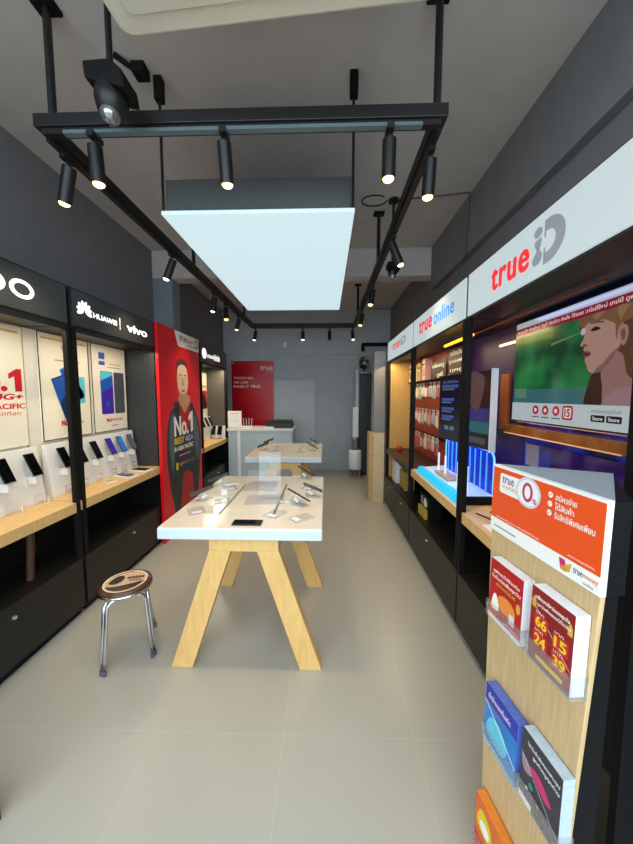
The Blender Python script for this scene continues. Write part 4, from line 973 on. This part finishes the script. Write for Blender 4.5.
def f4(p, a, c, h):
    w = c - a
    p.text('โปรโมชั่นพิเศษเฉพาะคุณ', a + w * .15, h * .82, c - w * .05, h * .89, PW, 2, bold=.02); p.text('ลูกค้าทรูทุกท่าน', a + w * .3, h * .72, c - w * .05, h * .79, PW, 2, bold=.02)
    p.blob([(a + w * .25, h * .58), (a + w * .5, h * .62), (a + w * .8, h * .46), (a + w * .6, h * .42)], PPINK, 2); p.blob([(a + w * .02, h * .62), (a + w * .2, h * .6), (a + w * .3, h * .48), (a + w * .1, h * .44)], M('print_rose_grey', '9a7a8c', .4), 2)
    p.poly([(a, h * .66), (c, h * .16), (c, h * .17), (a, h * .67)], LGREY, 3); p.ell(a + w * .3, h * .33, w * .06, h * .04, M('print_teal', '3a8a7a', .4), 2)
    for k in range(5): p.ell(a + w * (.2 + k * .15), h * (.24 - k * .015), w * .03, h * .02, (PW, RED, PGOLD, RED, PPINK)[k], 2)
    p.rect(a, 0, a + w * .35, h * .08, PW, 2); p.text('สนใจสอบถามพนักงาน', a + w * .35, h * .10, c - w * .1, h * .15, RED, 2)
def f5(p, a, c, h):
    w = c - a
    p.blob([(a + w * .1, h * .5), (a + w * .2, h * .85), (a + w * .5, h * .8), (a + w * .6, h * .5)], PYEL, 2); p.ell(a + w * .35, h * .6, w * .16, h * .1, PW, 3); p.rect(a, 0, c, h * .3, RED, 2)
brochure(.058, SH - .450, .138, .185, .036, 'red leaflets with white headline, upper left pocket of the stand', LR, PAGE, f1)
brochure(.226, SH - .440, .126, .190, .040, 'dark red leaflets with yellow numbers, upper right pocket of the stand', LM, PAGE, f2)
brochure(.072, SH - .848, .140, .185, .035, 'blue leaflets, lower left pocket of the stand', LBL, PAGEB, f3)
brochure(.226, SH - .838, .126, .195, .035, 'charcoal leaflets with pink picture, lower right pocket of the stand', LDK, PAGEG, f4)
brochure(.058, SH - 1.245, .145, .185, .035, 'orange leaflets in the lowest pocket of the stand', LOR, M('page_edges_orange', 'e0822a', .5, noise=.1, nscale=120), f5)

# ------------------------------------------------------------------ the back of the shop
t = thing('service_counter', 'pale grey blue service counter at the back of the shop', 'counter', (0, 0, 0))
MB().box(-1.68, -.57, 5.42, 5.95, .03, .96, LBLUE).build('body', t)
MB().box(-1.70, -.55, 5.40, 5.98, .96, 1.0, WHITE).build('worktop', t, bevel=.004)
MB().box(-1.52, -1.47, 5.405, 5.42, .03, .96, WHITEG).build('front_strip', t)
MB().box(-1.2, -.62, 5.412, 5.42, .45, .90, M('counter_front_pale', 'bccbd0', .3, noise=.03)).build('front_panel', t)
t = thing('printer', 'flat black printer on the right end of the service counter', 'printer', (-.80, 5.62, 1.0))
MB().box(-.24, .22, -.14, .16, 0, .10, BLACK).build('body', t, bevel=.01); MB().prism([(-.22, -.12, .10), (.20, -.12, .10), (.20, .14, .10), (-.22, .14, .10)], (0, 0, .035), BLACKM).build('lid', t, bevel=.006)
MB().box(-.27, -.10, -.16, -.12, .0, .03, WHITE).build('paper_tray', t)
t = thing('counter_sign', 'white notice in a clear holder on the left end of the counter', 'sign', (-1.585, 5.50, 1.0))
MB().box(-.12, .12, 0, .006, .01, .30, PW).build('sheet', t); MB().box(-.12, .12, -.05, .05, 0, .01, ACR).build('foot', t)
p = Print(0)
for k in range(5): p.rect(-.08, .25 - k * .04, .06 + .02 * (k % 2), .258 - k * .04, (PPINK, LGREY, LGREY, M('print_sky', 'a8bce8', .5), LGREY)[k], 1)
p.build('printing', t)
t = thing('router', 'small white router with thin aerials on the counter beside the notice', 'router', (-1.37, 5.52, 1.0))
MB().box(-.09, .09, -.05, .05, 0, .03, WHITE).build('case', t, bevel=.005)
for k in range(4): MB().cyl((-.07 + k * .045, .03, .03), (-.075 + k * .05, .035, .17), .005, WHITE, seg=8).build('aerial', t)
# red poster on the back wall
t = thing('wall_poster', 'red poster with white lettering on the back wall above the counter', 'poster', (-1.95, 6.60, .88))
MB().box(0, .88, 0, .02, 0, 1.40, M('wall_poster_red', 'cc121e', .25, noise=.06, nscale=4)).build('board', t)
p = Print(0)
p.text('true', .60, 1.21, .86, 1.30, PW, 1, bold=.03, space=1.12); p.text('together', .70, 1.165, .86, 1.185, PW, 1)
for k, s in enumerate(('TOGETHER,', 'WE CAN', 'MAKE IT TRUE')): p.text(s, .04, 1.02 - k * .085, .04 + (.42, .30, .56)[k], 1.075 - k * .085, PW, 1, bold=.02)
p.rect(.02, 1.345, .05, 1.37, PW, 1)
p.build('printing', t)
t = thing('alarm_sensor', 'small white sensor high on the back wall', 'sensor', (-.83, 6.57, 2.55))
MB().box(-.025, .025, -.03, 0, 0, .10, WHITE).build('case', t, bevel=.006); MB().box(-.015, .015, -.033, -.03, .02, .05, LGREY).build('window', t)
# grey and wood partition at the end of the right cabinets
t = thing('partition_screen', 'grey metal screen with pale wooden lower half past the right cabinets', 'partition', (.695, 4.60, 0))
MB().box(0, .165, 0, .25, 1.03, 2.19, M('partition_grey', '8a8680', .3, metal=.3, noise=.08, nscale=3)).build('upper_panel', t)
MB().box(0, .165, 0, .25, 0, 1.03, wood('partition_wood', 'c9b088', 'd8c29c', (3, 3, 12))).build('lower_panel', t)
MB().box(-.06, 0, .02, .23, 0, 1.03, wood('partition_edge_wood', 'b89a68', 'c8ab78', (3, 3, 12))).build('side_board', t, bevel=.003)
MB().box(.16, .172, -.004, .25, 0, 2.19, M('partition_trim_plum', '5a3a44', .4, noise=.08)).build('edge_trim', t)
# dark cabinet, white floor unit and wall fan in the back right corner
t = thing('tall_cabinet', 'tall charcoal cabinet in the back right corner', 'cabinet', (.79, 6.25, 0))
MB().box(-.13, .16, 0, .30, .03, 2.0, M('charcoal_panel', '30363a', .35, noise=.06)).build('body', t, bevel=.004); MB().box(-.12, .15, .01, .29, 0, .03, PURE).build('plinth', t); MB().box(-.115, .145, -.01, 0, .06, 1.96, M('charcoal_door', '3a4246', .3, noise=.06)).build('door', t, bevel=.003)
t = thing('floor_unit', 'white canister on feet with a tall white pole, in front of the back wall', 'floor unit', (.575, 6.10, 0))
for sx in (-1, 1):
    for sy in (-1, 1): MB().cyl((sx * .08, sy * .08, 0), (sx * .08, sy * .08, .16), .016, STEEL, seg=10).build('foot', t)
MB().lathe([(.11, .15), (.125, .17), (.125, .50), (.11, .53)], WHITEG).build('canister', t)
MB().lathe([(.065, .53), (.065, .72), (.10, .74), (.10, .77), (.04, .78)], STEEL).build('neck', t)
MB().box(-.055, .055, -.05, .05, .78, 1.35, WHITEG).build('sleeve', t, bevel=.01)
MB().cyl((.03, 0, 1.35), (.03, 0, 2.05), .04, M('pole_pale', 'c8cac8', .3, noise=.03), seg=16).build('pole', t, smooth=True)
t = thing('wall_fan', 'small round dark fan with a bronze hub above the charcoal cabinet', 'fan', (.75, 6.30, 2.2))
MB().cyl((0, .05, 0), (0, .27, 0), .02, PURE, seg=10).box(-.05, .05, .25, .27, -.08, .08, PURE).build('wall_arm', t)
m = MB()
for k in range(16):
    a = 2 * PI * k / 16; m.tube([(.03 * math.cos(a), -.05, .03 * math.sin(a)), (.09 * math.cos(a), -.04, .11 * math.sin(a)), (.115 * math.cos(a), 0, .14 * math.sin(a)), (.09 * math.cos(a), .04, .11 * math.sin(a))], .004, PURE, seg=6)
m.build('cage', t)
for k in range(4):
    a = P90 * k + .4; MB().prism([(.01 * math.cos(a), 0, .01 * math.sin(a)), (.10 * math.cos(a - .3), 0, .12 * math.sin(a - .3)), (.10 * math.cos(a + .4), .02, .12 * math.sin(a + .4))], (0, .005, 0), M('fan_blade', '4a3c34', .4, noise=.1)).build('blade', t)
MB().cyl((0, -.05, 0), (0, .05, 0), .035, M('fan_hub_bronze', 'b89878', .3, metal=.5, noise=.1), seg=16).build('hub', t)
MB().box(-.07, .07, .0, .06, -.22, -.17, WHITE).build('switch_box', t, bevel=.005); MB().box(-.012, .012, .02, .04, -.18, -.05, PURE).build('bracket', t)
t = thing('duct_box', 'dark pipe along the wall above the grey partition', 'pipe', (.70, 6.2, 2.55))
MB().cyl((0, .05, 0), (.60, .05, 0), .035, PURE, seg=14).cyl((0.02, .05, 0.0), (0.02, .05, -.13), .035, PURE, seg=14).build('pipe', t)
